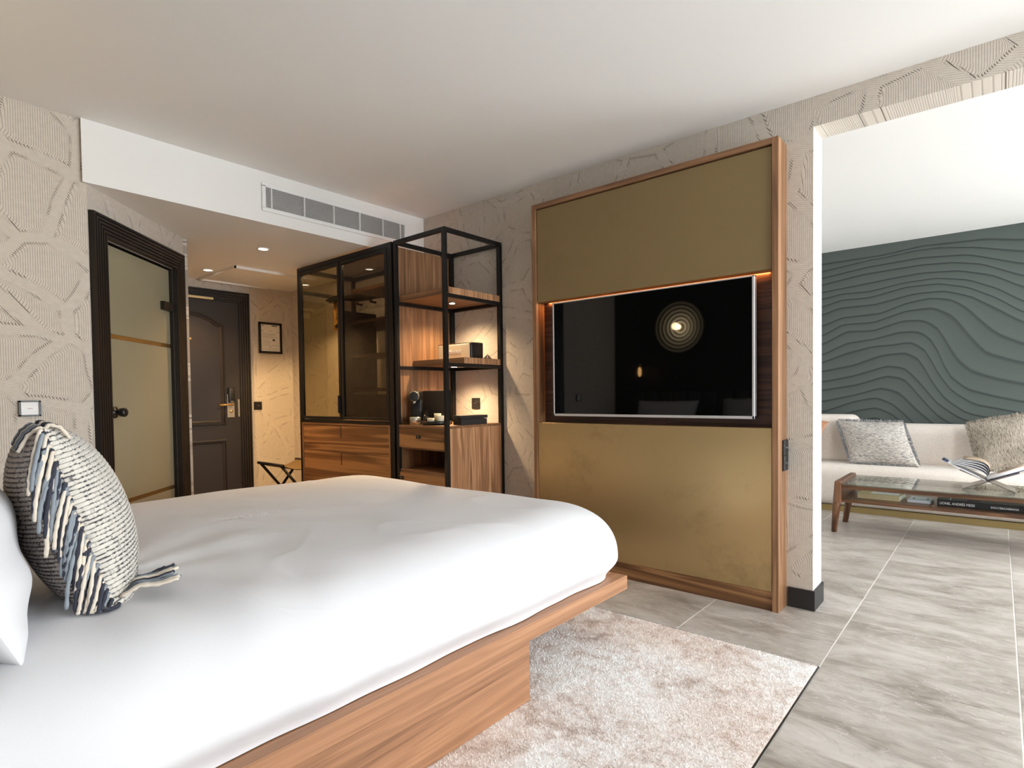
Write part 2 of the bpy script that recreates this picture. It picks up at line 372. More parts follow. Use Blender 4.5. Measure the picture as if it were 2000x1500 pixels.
LEATHER = plain('tan_leather', c(168, 120, 88), 0.5); OLIVEL = plain('olive_leather', c(112, 88, 50), 0.55); GOLDP = plain('gold_plinth', c(168, 146, 98), 0.4, 0.5)
MAGP = plain('magazine_page', c(240, 240, 242), 0.45); NAVY = plain('navy_print', c(44, 50, 84), 0.5); SEPIA = plain('photo_print', c(176, 154, 132), 0.5); GREYP = plain('grey_print', c(96, 98, 104), 0.5)
LENS = emit('lamp_lens', (1.0, 0.86, 0.66, 1), 14.0); LEDM = emit('led_strip', (1.0, 0.30, 0.06, 1), 1.6)

# ------------------------------------------------------------------ room shell
H, HB, LINT = 2.55, 2.226, 2.404
TILEX, TILEY = 0.6047, 0.627
fl = mk('floor', bvs((-2.4, -4.7, -0.06), (WX+0.3, 3.8, -0.0012)), BF, GROUT); tag(fl, 'grey stone tile floor with pale grout', kind='structure')
CARX, CARY = 3.052, -0.640
tiles = {}
for i in range(-9, 6):
    for j in range(-7, 6):
        x0, x1 = 3.055+i*TILEX, 3.055+(i+1)*TILEX; y0, y1 = 0.0034+j*TILEY, 0.0034+(j+1)*TILEY
        if x1 < CARX+0.05 and y1 < CARY+0.05 and x0 > -0.4: continue
        if x1 < -2.2 or x0 > WX or y0 > 3.6: continue
        if x1 < 1.0 and y0 > 0.1: continue
        if 'm' not in tiles:
            o = box('tile', (-TILEX/2+0.0021, -TILEY/2+0.0010, -0.012), (TILEX/2-0.0021, TILEY/2-0.0010, 0.0), TILE, fl, 0.0012, 1, local=True); tiles['m'] = o.data
        else:
            o = bpy.data.objects.new('tile', tiles['m']); COL.objects.link(o); o.parent = fl
        o.location = ((x0+x1)/2, (y0+y1)/2, 0)
tag(box('ceiling', (-0.05, -4.6, H), (WX+0.2, 3.8, H+0.1), CEIL), 'plain white ceiling', kind='structure')
bh = prism('ceiling_bulkhead', [(0, -2.297), (0, 0), (-2.116, 0), (-2.116, -1.553), (-0.75, -1.553)], HB, H+0.05, WHITE); tag(bh, 'white lowered ceiling bulkhead over the entrance hall', kind='structure')
def wall(name, p0, p1, z0, z1, thick, mat, label):
    """vertical slab, face on the line p0->p1, thickness to the left of that direction; local x runs along it"""
    p0, p1 = Vector((p0[0], p0[1], 0)), Vector((p1[0], p1[1], 0)); d = p1-p0
    o = mk(name, bvs((0, 0, z0), (d.length, thick, z1)), BF, mat)
    o.location = p0; o.rotation_euler = (0, 0, math.atan2(d.y, d.x)); return tag(o, label, kind='structure')
tv = wall('wall_tv', (-2.3, 0), (2.888, 0), 0, H, 0.175, WALLP, 'cord textured beige wallpapered wall behind the television')
tv.data.materials.append(WHITE)
for p_ in tv.data.polygons:
    if p_.normal.x > 0.9: p_.material_index = 1  # wall end: wallpaper washed out by window light, painted plain white
li = wall('wall_lintel', (2.888, 0), (WX, 0), LINT, H, 0.175, WALLP, 'wallpapered beam above the opening to the lounge')
wall('wall_left', (-0.02, -4.6), (-0.02, -2.277), 0, H, 0.1, WALLP, 'cord wallpapered wall beside the bathroom door')
SD = 0.7071
def diag(s, out=0.0, z=0.0):
    return Vector((-s*SD+out*SD, -2.297+s*SD+out*SD, z))
wd = mk('wall_diagonal', [diag(a, o, z) for o in (0.0, -0.12) for a, z in ((0.028, 0), (0.155, 0), (0.155, 1.975), (0.893, 1.975), (0.893, 0), (1.055, 0), (1.055, HB+0.01), (0.028, HB+0.01))], [(0, 1, 2, 7), (2, 3, 6, 7), (3, 4, 5, 6), (15, 10, 9, 8), (15, 14, 11, 10), (14, 13, 12, 11)]+[(k, 8+k, 8+(k+1) % 8, (k+1) % 8) for k in range(8)], WALLP)
wd.data.materials.append(WHITE); wd.data.materials.append(FRAMEB)
for k_ in range(8): wd.data.polygons[6+k_].material_index = 2 if k_ in (1, 2, 3) else 1
wd.data.transform(Matrix.Rotation(-3*PI/4, 4, 'Z') @ Matrix.Translation((0, 2.297, 0))); wd.location = (0, -2.297, 0); wd.rotation_euler = (0, 0, 3*PI/4)
tag(wd, 'angled wallpapered wall holding the bathroom door', kind='structure')
tag(box('wall_bathroom', (-1.3, -2.75, 0), (-1.2, -1.6, HB), DARKW), 'dim bathroom wall behind the frosted door', kind='structure')
wall('wall_hall', (-0.76, -1.62), (-2.2, -1.62), 0, HB+0.01, -0.1, WALLP, 'hall side wall')
wall('wall_entrance', (-2.116, -1.8), (-2.116, 0.05), 0, HB+0.01, 0.12, WALLP, 'wallpapered wall around the entrance door')
wall('wall_sofa_side', (1.0, 0.17), (1.0, 3.7), 0, H, 0.1, WHITE, 'white side wall of the lounge')
wall('wall_window', (WX, -4.6), (WX, -2.0), 0, H, -0.2, WHITE, 'white wall beside the windows')
wall('wall_window', (WX, -0.20), (WX, 1.0), 0, H, -0.2, WHITE, 'white wall between the windows')
wall('wall_window', (WX, 3.30), (WX, 3.75), 0, H, -0.2, WHITE, 'white wall past the lounge window')
wall('wall_window', (WX, -2.0), (WX, -0.20), 2.46, H, -0.2, WHITE, 'white strip above the bedroom window')
wall('wall_window', (WX, 1.0), (WX, 3.30), 2.46, H, -0.2, WHITE, 'white strip above the lounge window')
wall('wall_back', (-0.1, -4.4), (WX+0.1, -4.4), 0, H, -0.12, WHITE, 'white wall behind the bed partition')
def window(k, kind, a, b, z0, z1, at, n):
    o = thing('window_%d' % k, 'tall black framed window letting in daylight', None, (at, (a+b)/2, z0) if kind == 'x' else ((a+b)/2, at, z0), kind='structure')
    def bx(nm, u0, u1, w0, w1, d0, d1, m):
        if kind == 'x': return box(nm, (at+d0, u0, w0), (at+d1, u1, w1), m, o)
        return box(nm, (u0, at+d0, w0), (u1, at+d1, w1), m, o)
    for q in range(n+1):
        u = a+(b-a)*q/n; bx('mullion', max(a, u-0.03), min(b, u+0.03), z0, z1, 0.02, 0.08, BLACK)
    bx('sill_rail', a, b, z0, z0+0.06, 0.02, 0.08, BLACK); bx('head_rail', a, b, z1-0.06, z1, 0.02, 0.08, BLACK)
    for q in range(n):
        bx('pane', a+(b-a)*q/n+0.03, a+(b-a)*(q+1)/n-0.03, z0+0.06, z1-0.06, 0.045, 0.051, WINDG)
window(1, 'x', -2.0, -0.20, 0.0, 2.46, WX, 2); window(2, 'x', 1.0, 3.30, 0.0, 2.46, WX, 2)
# partition behind the bed
DARKP = plain('dark_panelling', c(30, 28, 28), 0.5)
tag(box('wall_head', (-0.02, -3.46, 0), (2.33, -3.36, H), DARKP), 'dark panelled partition behind the bed', kind='structure')

# mural wall
MURAL_LINES = [[2433,2433,2433,2433,2434,2434,2434,2435,2435,2435,2435,2436,2437,2442,2447,2452,2457,2463,2467,2469,2467,2465,2464,2462,2460,2458,2456,2455,2451,2442,2431,2421,2410,2402,2400],[2360,2360,2363,2369,2375,2381,2387,2393,2399,2405,2412,2414,2415,2420,2425,2430,2435,2441,2442,2442,2442,2439,2432,2424,2415,2407,2398,2386,2372,2358,2344,2330,2316,2305,2302],[2291,2291,2294,2301,2307,2313,2320,2326,2332,2339,2344,2347,2349,2352,2354,2357,2359,2362,2364,2362,2358,2354,2350,2346,2342,2338,2325,2307,2288,2269,2250,2231,2212,2196,2192],[2221,2221,2225,2233,2240,2248,2255,2263,2271,2277,2280,2282,2284,2286,2289,2291,2293,2295,2297,2296,2293,2290,2287,2283,2274,2263,2252,2240,2219,2193,2167,2141,2115,2092,2087],[2142,2142,2145,2149,2154,2158,2163,2167,2172,2177,2182,2187,2193,2198,2203,2207,2210,2213,2217,2218,2214,2211,2207,2204,2199,2186,2170,2155,2139,2120,2090,2058,2025,1997,1990],[2072,2072,2077,2085,2094,2102,2103,2101,2100,2098,2099,2106,2114,2123,2131,2139,2146,2148,2150,2152,2154,2152,2143,2133,2122,2112,2093,2067,2041,2015,1984,1945,1906,1871,1862],[1990,1990,1998,2012,2027,2039,2042,2041,2039,2038,2040,2049,2060,2071,2082,2093,2102,2103,2103,2104,2104,2101,2090,2075,2061,2046,2023,1993,1963,1933,1897,1856,1814,1778,1768],[1907,1907,1916,1933,1951,1961,1962,1962,1963,1963,1964,1966,1975,1985,1995,2006,2016,2025,2029,2029,2028,2028,2024,2008,1990,1971,1949,1915,1879,1843,1806,1766,1727,1693,1683],[1789,1789,1799,1818,1837,1854,1860,1861,1863,1865,1867,1868,1874,1890,1909,1927,1944,1954,1962,1970,1972,1964,1954,1940,1907,1866,1810,1745,1686,1629,1586,1557,1528,1502,1494],[1687,1688,1702,1729,1757,1782,1788,1788,1787,1787,1787,1792,1808,1824,1840,1857,1870,1874,1877,1879,1880,1862,1831,1796,1734,1653,1572,1501,1441,1412,1392,1372,1352,1335,1330],[1600,1600,1611,1637,1664,1691,1712,1713,1711,1708,1706,1710,1725,1741,1757,1772,1777,1775,1773,1759,1726,1680,1588,1477,1381,1322,1275,1250,1229,1209,1191,1177,1163,1150,1146],[1490,1490,1500,1523,1547,1570,1591,1599,1605,1610,1616,1623,1635,1647,1660,1670,1670,1668,1659,1630,1576,1476,1330,1226,1174,1126,1096,1079,1062,1046,1031,1018,1005,993,989],[1411,1411,1419,1437,1456,1475,1493,1506,1518,1531,1542,1548,1549,1550,1552,1558,1564,1560,1529,1486,1390,1276,1189,1112,1062,1024,987,963,951,939,928,916,904,894,890],[1317,1317,1321,1329,1338,1347,1355,1365,1380,1399,1417,1436,1452,1459,1463,1468,1465,1440,1404,1315,1204,1115,1036,985,943,903,879,866,854,842,830,821,816,812,811],[1206,1206,1210,1219,1228,1238,1248,1257,1271,1286,1301,1317,1332,1343,1337,1328,1307,1254,1191,1122,1049,983,938,897,857,829,809,789,776,769,764,758,752,747,745],[1120,1120,1123,1130,1138,1146,1154,1161,1171,1187,1203,1219,1235,1246,1239,1228,1203,1139,1066,997,931,869,826,791,758,740,731,722,713,704,695,686,677,669,666],[1001,1001,1005,1015,1026,1037,1047,1058,1072,1087,1103,1118,1128,1117,1102,1078,1025,965,909,857,805,758,727,699,673,657,649,640,632,623,615,606,598,590,587],[890,890,898,916,935,955,974,993,1006,1016,1025,1032,1018,993,964,916,863,806,747,703,678,655,632,609,587,574,566,558,550,542,534,526,518,511,508]]
def mural():
    """height (mm) of each flowing line at 35 stations along the wall, top line first"""
    M_ = np.array(MURAL_LINES, float)/1000; st = np.linspace(2.10, 3.80, M_.shape[1])
    xs = np.arange(1.0, WX+0.05, 0.0125); zs = np.arange(0.0, H+0.02, 0.0125)
    phi = np.zeros((len(xs), len(zs))); steep = np.zeros_like(phi)
    idx = np.arange(M_.shape[0], dtype=float)
    for i, x in enumerate(xs):
        u = x if 2.10 <= x <= 3.80 else (2.10+abs((2.10-x)) if x < 2.10 else 3.80-(x-3.80)); u = min(max(u, 2.10), 3.80)
        ln_ = np.array([np.interp(u, st, r) for r in M_])
        ln_ = np.concatenate([[ln_[0]+0.32, ln_[0]+0.16], ln_, [ln_[-1]-0.1*q for q in range(1, 8)]]); ii = np.concatenate([[-2, -1], idx, idx[-1]+np.arange(1, 8)])
        phi[i] = np.interp(zs, ln_[::-1], ii[::-1])
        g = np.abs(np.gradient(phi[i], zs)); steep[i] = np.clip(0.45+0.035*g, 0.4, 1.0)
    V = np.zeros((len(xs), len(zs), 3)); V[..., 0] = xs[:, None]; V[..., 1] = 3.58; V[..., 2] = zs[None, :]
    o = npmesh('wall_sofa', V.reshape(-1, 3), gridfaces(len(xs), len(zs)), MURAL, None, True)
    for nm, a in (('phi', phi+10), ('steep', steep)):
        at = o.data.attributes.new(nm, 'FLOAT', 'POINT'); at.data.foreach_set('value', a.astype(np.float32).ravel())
    return tag(o, 'dark green mural wall with flowing carved wave lines', kind='structure')
mural()
# baseboards, trims
bb = thing('baseboard_pillar', 'black skirting around the end of the television wall', None, (2.83, 0, 0), kind='structure')
box('skirting_front', (2.772, -0.010, 0), (2.898, 0, 0.100), BLKM, bb); box('skirting_end', (2.888, 0, 0), (2.898, 0.185, 0.100), BLKM, bb); box('skirting_rear', (1.1, 0.175, 0), (2.888, 0.185, 0.100), BLKM, bb)
box('skirting_front', (0.86, -0.010, 0), (1.228, 0, 0.100), BLKM, bb)
TRIM = plain('dark_metal_profile', c(70, 66, 62), 0.35, 0.8)
tag(box('trim_1', (CARX-0.002, -4.39, -0.004), (CARX+0.003, CARY, 0.0035), TRIM), 'thin metal edge along the long side of the carpet', kind='structure')
tag(box('trim_2', (0.0, CARY-0.002, -0.004), (CARX, CARY+0.003, 0.0035), TRIM), 'thin metal edge along the end of the carpet', kind='structure')
# ------------------------------------------------------------------ doors
def fluted(name, s0, s1, zt, prof, W, mat, parent):
    """door surround: profile [(inset, depth)] swept up, across and down; W(s, out, z) -> world"""
    V = []; Fc = []
    for e, d in prof:
        for s, z in ((s0+e, 0), (s0+e, zt-e), (s1-e, zt-e), (s1-e, 0)): V.append(W(s, d, z))
    for i in range(len(prof)-1):
        for k in range(3): Fc.append((i*4+k, i*4+k+1, (i+1)*4+k+1, (i+1)*4+k))
    return mk(name, V, Fc, mat, parent)
def flute_prof(wid, n, d0=0.012, d1=0.030, back=-0.03):
    p = [(0, 0.0), (0, d0)]
    for k in range(n):
        a = wid*k/n; b = wid*(k+1)/n; dk = d1-(d1-d0)*0.0*k
        p += [(a+0.0015, dk), (a+(b-a)*0.68, dk), (a+(b-a)*0.74, dk-0.011), (b-0.0005, dk-0.011)]
    return p+[(wid, d1-0.011), (wid, back)]
d1 = thing('door_1', 'frosted glass bathroom door in a black fluted frame', None, diag(0.5), kind='structure')
fluted('door_frame', 0.035, 1.012, 2.095, flute_prof(0.118, 6), diag, FRAMEB, d1)
def dbox(nm, s0, s1, o0, o1, z0, z1, m, par, bev=0.0):
    V = [diag(s, o, z) for z in (z0, z1) for s, o in ((s0, o0), (s1, o0), (s1, o1), (s0, o1))]
    return mk(nm, V, [f[::-1] for f in BF], m, par)
dbox('door_stop', 0.153, 0.895, -0.10, -0.05, 0, 1.977, FRAMEB, d1)
dbox('glass_pane', 0.160, 0.890, -0.032, -0.022, 0.53, 1.448, FROST, d1); dbox('glass_pane', 0.160, 0.890, -0.032, -0.022, 1.474, 1.965, FROST, d1)
dbox('glass_pane', 0.160, 0.890, -0.032, -0.022, 0.012, 0.505, FROST, d1)
BAND = plain('bronze_clear_band', c(140, 112, 66), 0.25, 0.6)
dbox('clear_band', 0.160, 0.890, -0.030, -0.024, 1.448, 1.474, BAND, d1); dbox('clear_band', 0.160, 0.890, -0.030, -0.024, 0.505, 0.53, BAND, d1)
for z in (1.86, 1.55): dbox('strike', 0.150, 0.162, -0.034, -0.006, z-0.03, z+0.03, BRASS, d1)
dbox('hinge', 0.775, 0.885, -0.022, 0.004, 1.69, 1.745, FRAMEB, d1); dbox('hinge', 0.775, 0.885, -0.022, 0.004, 0.30, 0.355, FRAMEB, d1)
kp = diag(0.243, -0.022, 1.035); nrm = Vector((SD, SD, 0))
kb = tube('knob', [kp, kp+nrm*0.008, kp+nrm*0.010, kp+nrm*0.032, kp+nrm*0.036, kp+nrm*0.060, kp+nrm*0.068], [0.033, 0.033, 0.012, 0.012, 0.024, 0.026, 0.018], BLK, d1, 20)
# entrance door
EX = -2.116
def ew(s, o, z): return Vector((EX+o, s, z))
CREAMM = plain('cream_metal', c(222, 202, 156), 0.4, 0.3)
d2 = thing('door_2', 'dark brown panelled entrance door with brass lever', None, (EX, -1.0, 0), kind='structure')
fluted('door_frame', -1.62, -0.458, 2.145, [(0.001, 0.0), (0, 0.014)]+[q for k in range(5) for q in ((0.022*k+0.002, 0.034-0.002*k), (0.022*k+0.016, 0.034-0.002*k), (0.022*k+0.0175, 0.024-0.002*k), (0.022*k+0.021, 0.024-0.002*k))]+[(0.112, 0.016), (0.112, 0.0)], ew, FRAMEB, d2)
box('door_leaf', (EX+0.001, -1.508, 0.005), (EX+0.014, -0.570, 2.033), DOORB, d2)
def moulding(nm, pts, r=0.011):
    n = len(pts); V = []; Fc = []
    cx = sum(p[0] for p in pts)/n; cz = sum(p[1] for p in pts)/n
    prof = [(-0.030, 0.0), (-0.026, 0.014), (-0.014, 0.016), (-0.010, 0.006), (-0.004, 0.006), (0.0, 0.012), (0.014, 0.002)]
    nr = []
    for i in range(n):
        a, b, d = Vector(pts[i-1]), Vector(pts[i]), Vector(pts[(i+1) % n])
        t1 = (b-a).normalized(); t2 = (d-b).normalized(); n1 = Vector((-t1.y, t1.x)); n2 = Vector((-t2.y, t2.x))
        m = (n1+n2).normalized(); m = m/max(0.3, m.dot(n1)); nr.append(m)
    for i in range(n):
        for e, h in prof: V.append((EX+0.014+h, pts[i][0]+nr[i].x*e, pts[i][1]+nr[i].y*e))
    k = len(prof)
    for i in range(n):
        for j in range(k-1): Fc.append((i*k+j, i*k+j+1, ((i+1) % n)*k+j+1, ((i+1) % n)*k+j))
    return mk(nm, V, Fc, DOORB, d2)
yl, yr = -1.345, -0.735
arch = [(yl, 0.885), (yr, 0.885), (yr, 1.80)]+[(yr-0.05-(yr-0.05-yl-0.05)*q/10, 1.80+0.085*math.sin(PI*q/10)**0.7+0.012) for q in range(0, 11)]+[(yl, 1.80)]
moulding('panel_moulding', arch); moulding('panel_moulding', [(yl, 0.20), (yr, 0.20), (yr, 0.69), (yl, 0.69)])
lathe('peephole', [(0.0, 0.004), (0.006, 0.004), (0.010, 0.003), (0.012, 0.0)], (EX+0.0145, -1.008, 1.665), BRASS, d2, 16, 'x')
box('closer_track', (EX+0.034, -1.35, 2.040), (EX+0.062, -0.812, 2.062), CREAMM, d2, 0.004); box('closer_body', (EX+0.016, -1.30, 1.955), (EX+0.06, -1.035, 2.010), CREAMM, d2, 0.006)
box('lock_plate', (EX+0.014, -0.694, 0.925), (EX+0.022, -0.626, 1.150), STEEL, d2, 0.002)
box('card_reader', (EX+0.020, -0.688, 1.068), (EX+0.052, -0.630, 1.215), BLK, d2, 0.008, 3)
box('reader_mark', (EX+0.052, -0.672, 1.078), (EX+0.0526, -0.648, 1.081), WHITEP, d2)
lathe('lock_cylinder', [(0, 0.010), (0.010, 0.010), (0.014, 0.006), (0.014, 0)], (EX+0.022, -0.658, 0.985), BRASS, d2, 18, 'x')
tube('lever', [(EX+0.022, -0.650, 1.050), (EX+0.060, -0.650, 1.050), (EX+0.068, -0.662, 1.050), (EX+0.070, -0.72, 1.048), (EX+0.070, -0.785, 1.046)], [0.011, 0.010, 0.010, 0.009, 0.009], BRASS, d2, 14)
box('strike_plate', (EX+0.012, -0.590, 0.93), (EX+0.020, -0.576, 1.10), STEEL, d2)
# ceiling hatch
hc = thing('trim_3', 'white square access hatch in the hall ceiling', None, (-1.65, -0.6, HB), kind='structure')
prism('hatch_leaf', [(-2.04, -0.925), (-1.33, -0.925), (-1.33, -0.30), (-2.04, -0.30)], HB-0.007, HB-0.001, WHITE, hc)
for a, b in (((-2.05, -0.94), (-1.315, -0.928)), ((-1.327, -0.94), (-1.315, -0.29)), ((-2.05, -0.94), (-2.042, -0.29))): box('hatch_lip', (a[0], a[1], HB-0.022), (b[0], b[1], HB), WHITE, hc)
# ------------------------------------------------------------------ ventilation grille
vg = thing('air_vent', 'long white slotted air grille in the bulkhead', 'vent', (0.0, -0.78, 2.39))
y0, y1, z0, z1 = -1.338, -0.205, 2.318, 2.462
VD = plain('vent_shadow_backing', c(92, 88, 84), 0.8)
box('backing', (0.0005, y0, z0), (0.002, y1, z1), VD, vg)
for a, b in (((y0-0.018, z1-0.008), (y1+0.014, z1+0.018)), ((y0-0.018, z0-0.018), (y1+0.014, z0+0.006)), ((y0-0.018, z0), (y0+0.006, z1)), ((y1-0.004, z0), (y1+0.014, z1))):
    box('frame_bar', (0.0, a[0], a[1]), (0.014, b[0], b[1]), WHITEP, vg, 0.002, 1)
for q in range(18):
    z = z0+0.008+(z1-z0-0.018)*q/17
    V = [(0.003, y0, z+0.004), (0.011, y0, z-0.0015), (0.011, y1, z-0.0015), (0.003, y1, z+0.004), (0.003, y0, z+0.0052), (0.011, y0, z-0.0003), (0.011, y1, z-0.0003), (0.003, y1, z+0.0052)]
    mk('slat', V, BF, WHITEP, vg)
for y in (-1.293, -1.063, -0.838, -0.622, -0.415, -0.248): box('divider', (0.0, y-0.003, z0), (0.0135, y+0.003, z1), WHITEP, vg)

# ------------------------------------------------------------------ hall downlights
def downlight(x, y, power, label):
    t = thing('downlight', label, 'downlight', (x, y, HB), group='recessed hall ceiling lights')
    lathe('trim_ring', [(0.047, 0.0), (0.047, -0.004), (0.036, -0.005), (0.034, -0.001)], (x, y, HB), WHITEP, t, 28)
    lathe('lens', [(0.0, -0.0025), (0.033, -0.0025), (0.034, 0.0)], (x, y, HB), LENS, t, 24)
    lamp('downlight_lamp', 'SPOT', (x, y, HB-0.02), power, (1.0, 0.62, 0.29), t, 0.03, spot=math.radians(118), blend=0.9)
downlight(-0.627, -1.037, 75, 'round recessed spotlight in hall ceiling, nearest the white bulkhead')
downlight(-1.654, -1.02, 100, 'round recessed spotlight in hall ceiling, near the entrance door')

# ------------------------------------------------------------------ wall fittings
pf = thing('framed_notice', 'black framed printed notice on wall beside the entrance door', 'picture', (EX, -0.24, 1.72))
fy0, fy1, fz0, fz1 = -0.362, -0.118, 1.565, 1.880
for a, b in (((fy0, fz0), (fy0+0.022, fz1)), ((fy1-0.022, fz0), (fy1, fz1)), ((fy0, fz1-0.022), (fy1, fz1)), ((fy0, fz0), (fy1, fz0+0.022))): box('frame_bar', (EX, a[0], a[1]), (EX+0.018, b[0], b[1]), BLK, pf, 0.002, 1)
box('paper', (EX, fy0+0.015, fz0+0.015), (EX+0.008, fy1-0.015, fz1-0.015), PAPER, pf)
def ln(y, z, w_, h_=0.0022, m=None): box('print_line', (EX+0.008, y, z), (EX+0.0086, y+w_, z+h_), m or INK, pf)
ln(-0.325, 1.845, 0.02, 0.005); ln(-0.225, 1.842, 0.06, 0.010, GREYP); ln(-0.335, 1.79, 0.018, 0.004); ln(-0.245, 1.79, 0.014, 0.004); ln(-0.165, 1.785, 0.018, 0.004)
for q in range(5): ln(-0.325, 1.765-0.011*q, 0.155-0.02*(q % 3), 0.0018, GREYP)
ln(-0.218, 1.695, 0.026, 0.016); ln(-0.25, 1.672, 0.006, 0.008)
for q in range(4): ln(-0.325, 1.70-0.014*q, 0.07, 0.0018, GREYP)
ln(-0.34, 1.632, 0.012, 0.004); ln(-0.248, 1.627, 0.008, 0.007); ln(-0.325, 1.645, 0.17, 0.0018, GREYP); ln(-0.325, 1.61, 0.15, 0.0018, GREYP)
sw = thing('light_switch', 'small black square light switch next to the entrance door', 'switch', (EX, -0.385, 1.03))
box('plate', (EX, -0.425, 0.993), (EX+0.008, -0.345, 1.074), BLK, sw, 0.002); box('rocker', (EX+0.006, -0.418, 1.0), (EX+0.012, -0.352, 1.067), BLK, sw, 0.003); box('mark', (EX+0.012, -0.394, 1.033), (EX+0.0125, -0.374, 1.035), SILVER, sw)
th = thing('thermostat', 'black framed thermostat with white face on wallpaper beside bathroom door', 'thermostat', (-0.02, -2.536, 1.068))
for a, b in (((-2.578, 1.030), (-2.570, 1.106)), ((-2.502, 1.030), (-2.494, 1.106)), ((-2.578, 1.099), (-2.494, 1.106)), ((-2.578, 1.030), (-2.494, 1.037))): box('frame_bar', (-0.02, a[0], a[1]), (-0.004, b[0], b[1]), BLK, th)
box('face', (-0.02, -2.572, 1.035), (-0.009, -2.500, 1.101), WHITEP, th); box('logo', (-0.009, -2.545, 1.067), (-0.0085, -2.525, 1.0695), plain('red_print', c(170, 110, 110)), th)
def socket(name, label, o, ex, ez, en, n, par_cat='socket', s=0.080):
    """square sockets in a row along ez; o = centre of first"""
    t = thing(name, label, par_cat, o); ex, ez, en = Vector(ex), Vector(ez), Vector(en); o = Vector(o)
    for k in range(n):
        q = o-ez*(s*k); X = frame3(q, ex, ez, en)
        box('plate', (-s/2, -s/2+0.0006, 0), (s/2, s/2-0.0006, 0.009), BLKM, t, 0.0015, 1, xf=X)
        V = []; N = 24; prof = [(0.022, 0.0095), (0.0205, 0.0105), (0.0195, 0.0095), (0.019, 0.0005), (0.0, 0.0005)]
        for r, h in prof:
            for a in range(N): V.append(X @ Vector((r*math.cos(2*PI*a/N), r*math.sin(2*PI*a/N), h)))
        mk('outlet_cup', V, [(i*N+a, i*N+(a+1) % N, (i+1)*N+(a+1) % N, (i+1)*N+a) for i in range(4) for a in range(N)], BLK, t)
        for dx in (-0.0095, 0.0095): box('pin_hole', (dx-0.0024, -0.0024, 0.0105), (dx+0.0024, 0.0024, 0.0109), SILVER, t, xf=X)
    return t
socket('wall_socket', 'single black power socket on wallpaper above the minibar counter', (0.566, 0.0, 1.047), (1, 0, 0), (0, 0, 1), (0, -1, 0), 1, s=0.082)
socket('panel_socket', 'double black power socket on the side of the television panel', (2.765, -0.042, 0.820), (0, 1, 0), (0, 0, 1), (1, 0, 0), 2, s=0.078)
# ------------------------------------------------------------------ television panel
PL, PR, PT, PD = 1.231, 2.765, 2.351, -0.1445
tp = thing('media_panel', 'tall walnut framed panel with olive gold boards behind the television', 'wall panel', (2.0, 0, 0))
box('side_post', (PL, PD, 0), (PL+0.030, 0, PT), WZ_, tp, 0.001, 1); box('side_post', (PR-0.030, PD, 0), (PR, 0, PT), WZ_, tp, 0.001, 1)
box('top_rail', (PL+0.030, PD+0.001, PT-0.030), (PR-0.030, 0, PT), WX_, tp); box('kick_board', (PL+0.030, PD+0.010, 0), (PR-0.030, 0, 0.098), WXS, tp)
box('recess_back', (PL+0.030, -0.052, 0.60), (PR-0.030, -0.02, 1.90), WXD, tp)
for xx in (1.66, 2.13): box('joint', (xx, -0.0535, 0.90), (xx+0.003, -0.052, 1.74), BLK, tp)
box('upper_board', (PL+0.033, PD+0.012, 1.712), (PR-0.033, -0.062, PT-0.036), BRASSU, tp, 0.002, 1)
box('lower_board', (PL+0.033, PD+0.006, 0.098), (PR-0.033, -0.02, 0.921), BRASSL, tp, 0.0015, 1)
led = box('led_strip', (PL+0.05, -0.058, 1.716), (PR-0.05, -0.053, 1.724), LEDM, tp)
lamp('led_lamp', 'AREA', (2.0, -0.056, 1.712), 4.0, (1.0, 0.40, 0.12), tp, 1.40, 0.008, (0, 0, 0))
tvo = thing('television', 'large flat television with thin silver bezel on walnut panel', 'television', (2.02, -0.14, 0.97))
x0, x1, z0, z1 = 1.392, 2.650, 0.966, 1.694
box('housing', (x0+0.01, -0.115, z0+0.01), (x1-0.01, -0.060, z1-0.01), BLK, tvo, 0.004)
box('screen', (x0+0.006, -0.1385, z0+0.010), (x1-0.006, -0.115, z1-0.006), SCREEN, tvo)
for a, b in (((x0, z0), (x0+0.010, z1)), ((x1-0.012, z0), (x1, z1)), ((x0, z1-0.008), (x1, z1)), ((x0, z0), (x1, z0+0.015))): box('bezel', (a[0], -0.1405, a[1]), (b[0], -0.104, b[1]), SILVER, tvo, 0.0012, 1)
# ------------------------------------------------------------------ wardrobe
D0 = -0.567; XL, XM, XR, XS = -0.986, -0.352, 0.288, 0.844; TOPZ = 2.205
wr = thing('wardrobe', 'black framed wardrobe with smoked glass doors over walnut drawers', 'wardrobe', (-0.35, -0.28, 0))
def bar(nm, a, b, par, m=None): return box(nm, a, b, m or BLACK, par, 0.0015, 1)
for x, y in ((XL, D0), (XL, -0.03)): bar('post', (x, y, 0), (x+0.030, y+0.030, TOPZ), wr)
bar('post', (XR-0.042, D0, 0), (XR+0.006, D0+0.03, TOPZ), wr); bar('post', (XR-0.030, -0.03, 0), (XR, 0.0, TOPZ), wr)
for y in (D0, -0.03):
    bar('top_rail', (XL+0.03, y, TOPZ-0.034), (XR-0.042, y+0.03, TOPZ), wr); bar('mid_rail', (XL+0.03, y, 0.900), (XR-0.042, y+0.03, 0.925), wr)
bar('side_rail', (XL, D0+0.03, TOPZ-0.034), (XL+0.03, -0.03, TOPZ), wr); bar('side_rail', (XL, D0+0.03, 0.900), (XL+0.03, -0.03, 0.925), wr)
bar('back_rail', (XL+0.03, -0.03, 1.99), (XR-0.03, -0.006, 2.03), wr); bar('side_rail', (XL, D0+0.03, 1.99), (XL+0.03, -0.03, 2.02), wr)
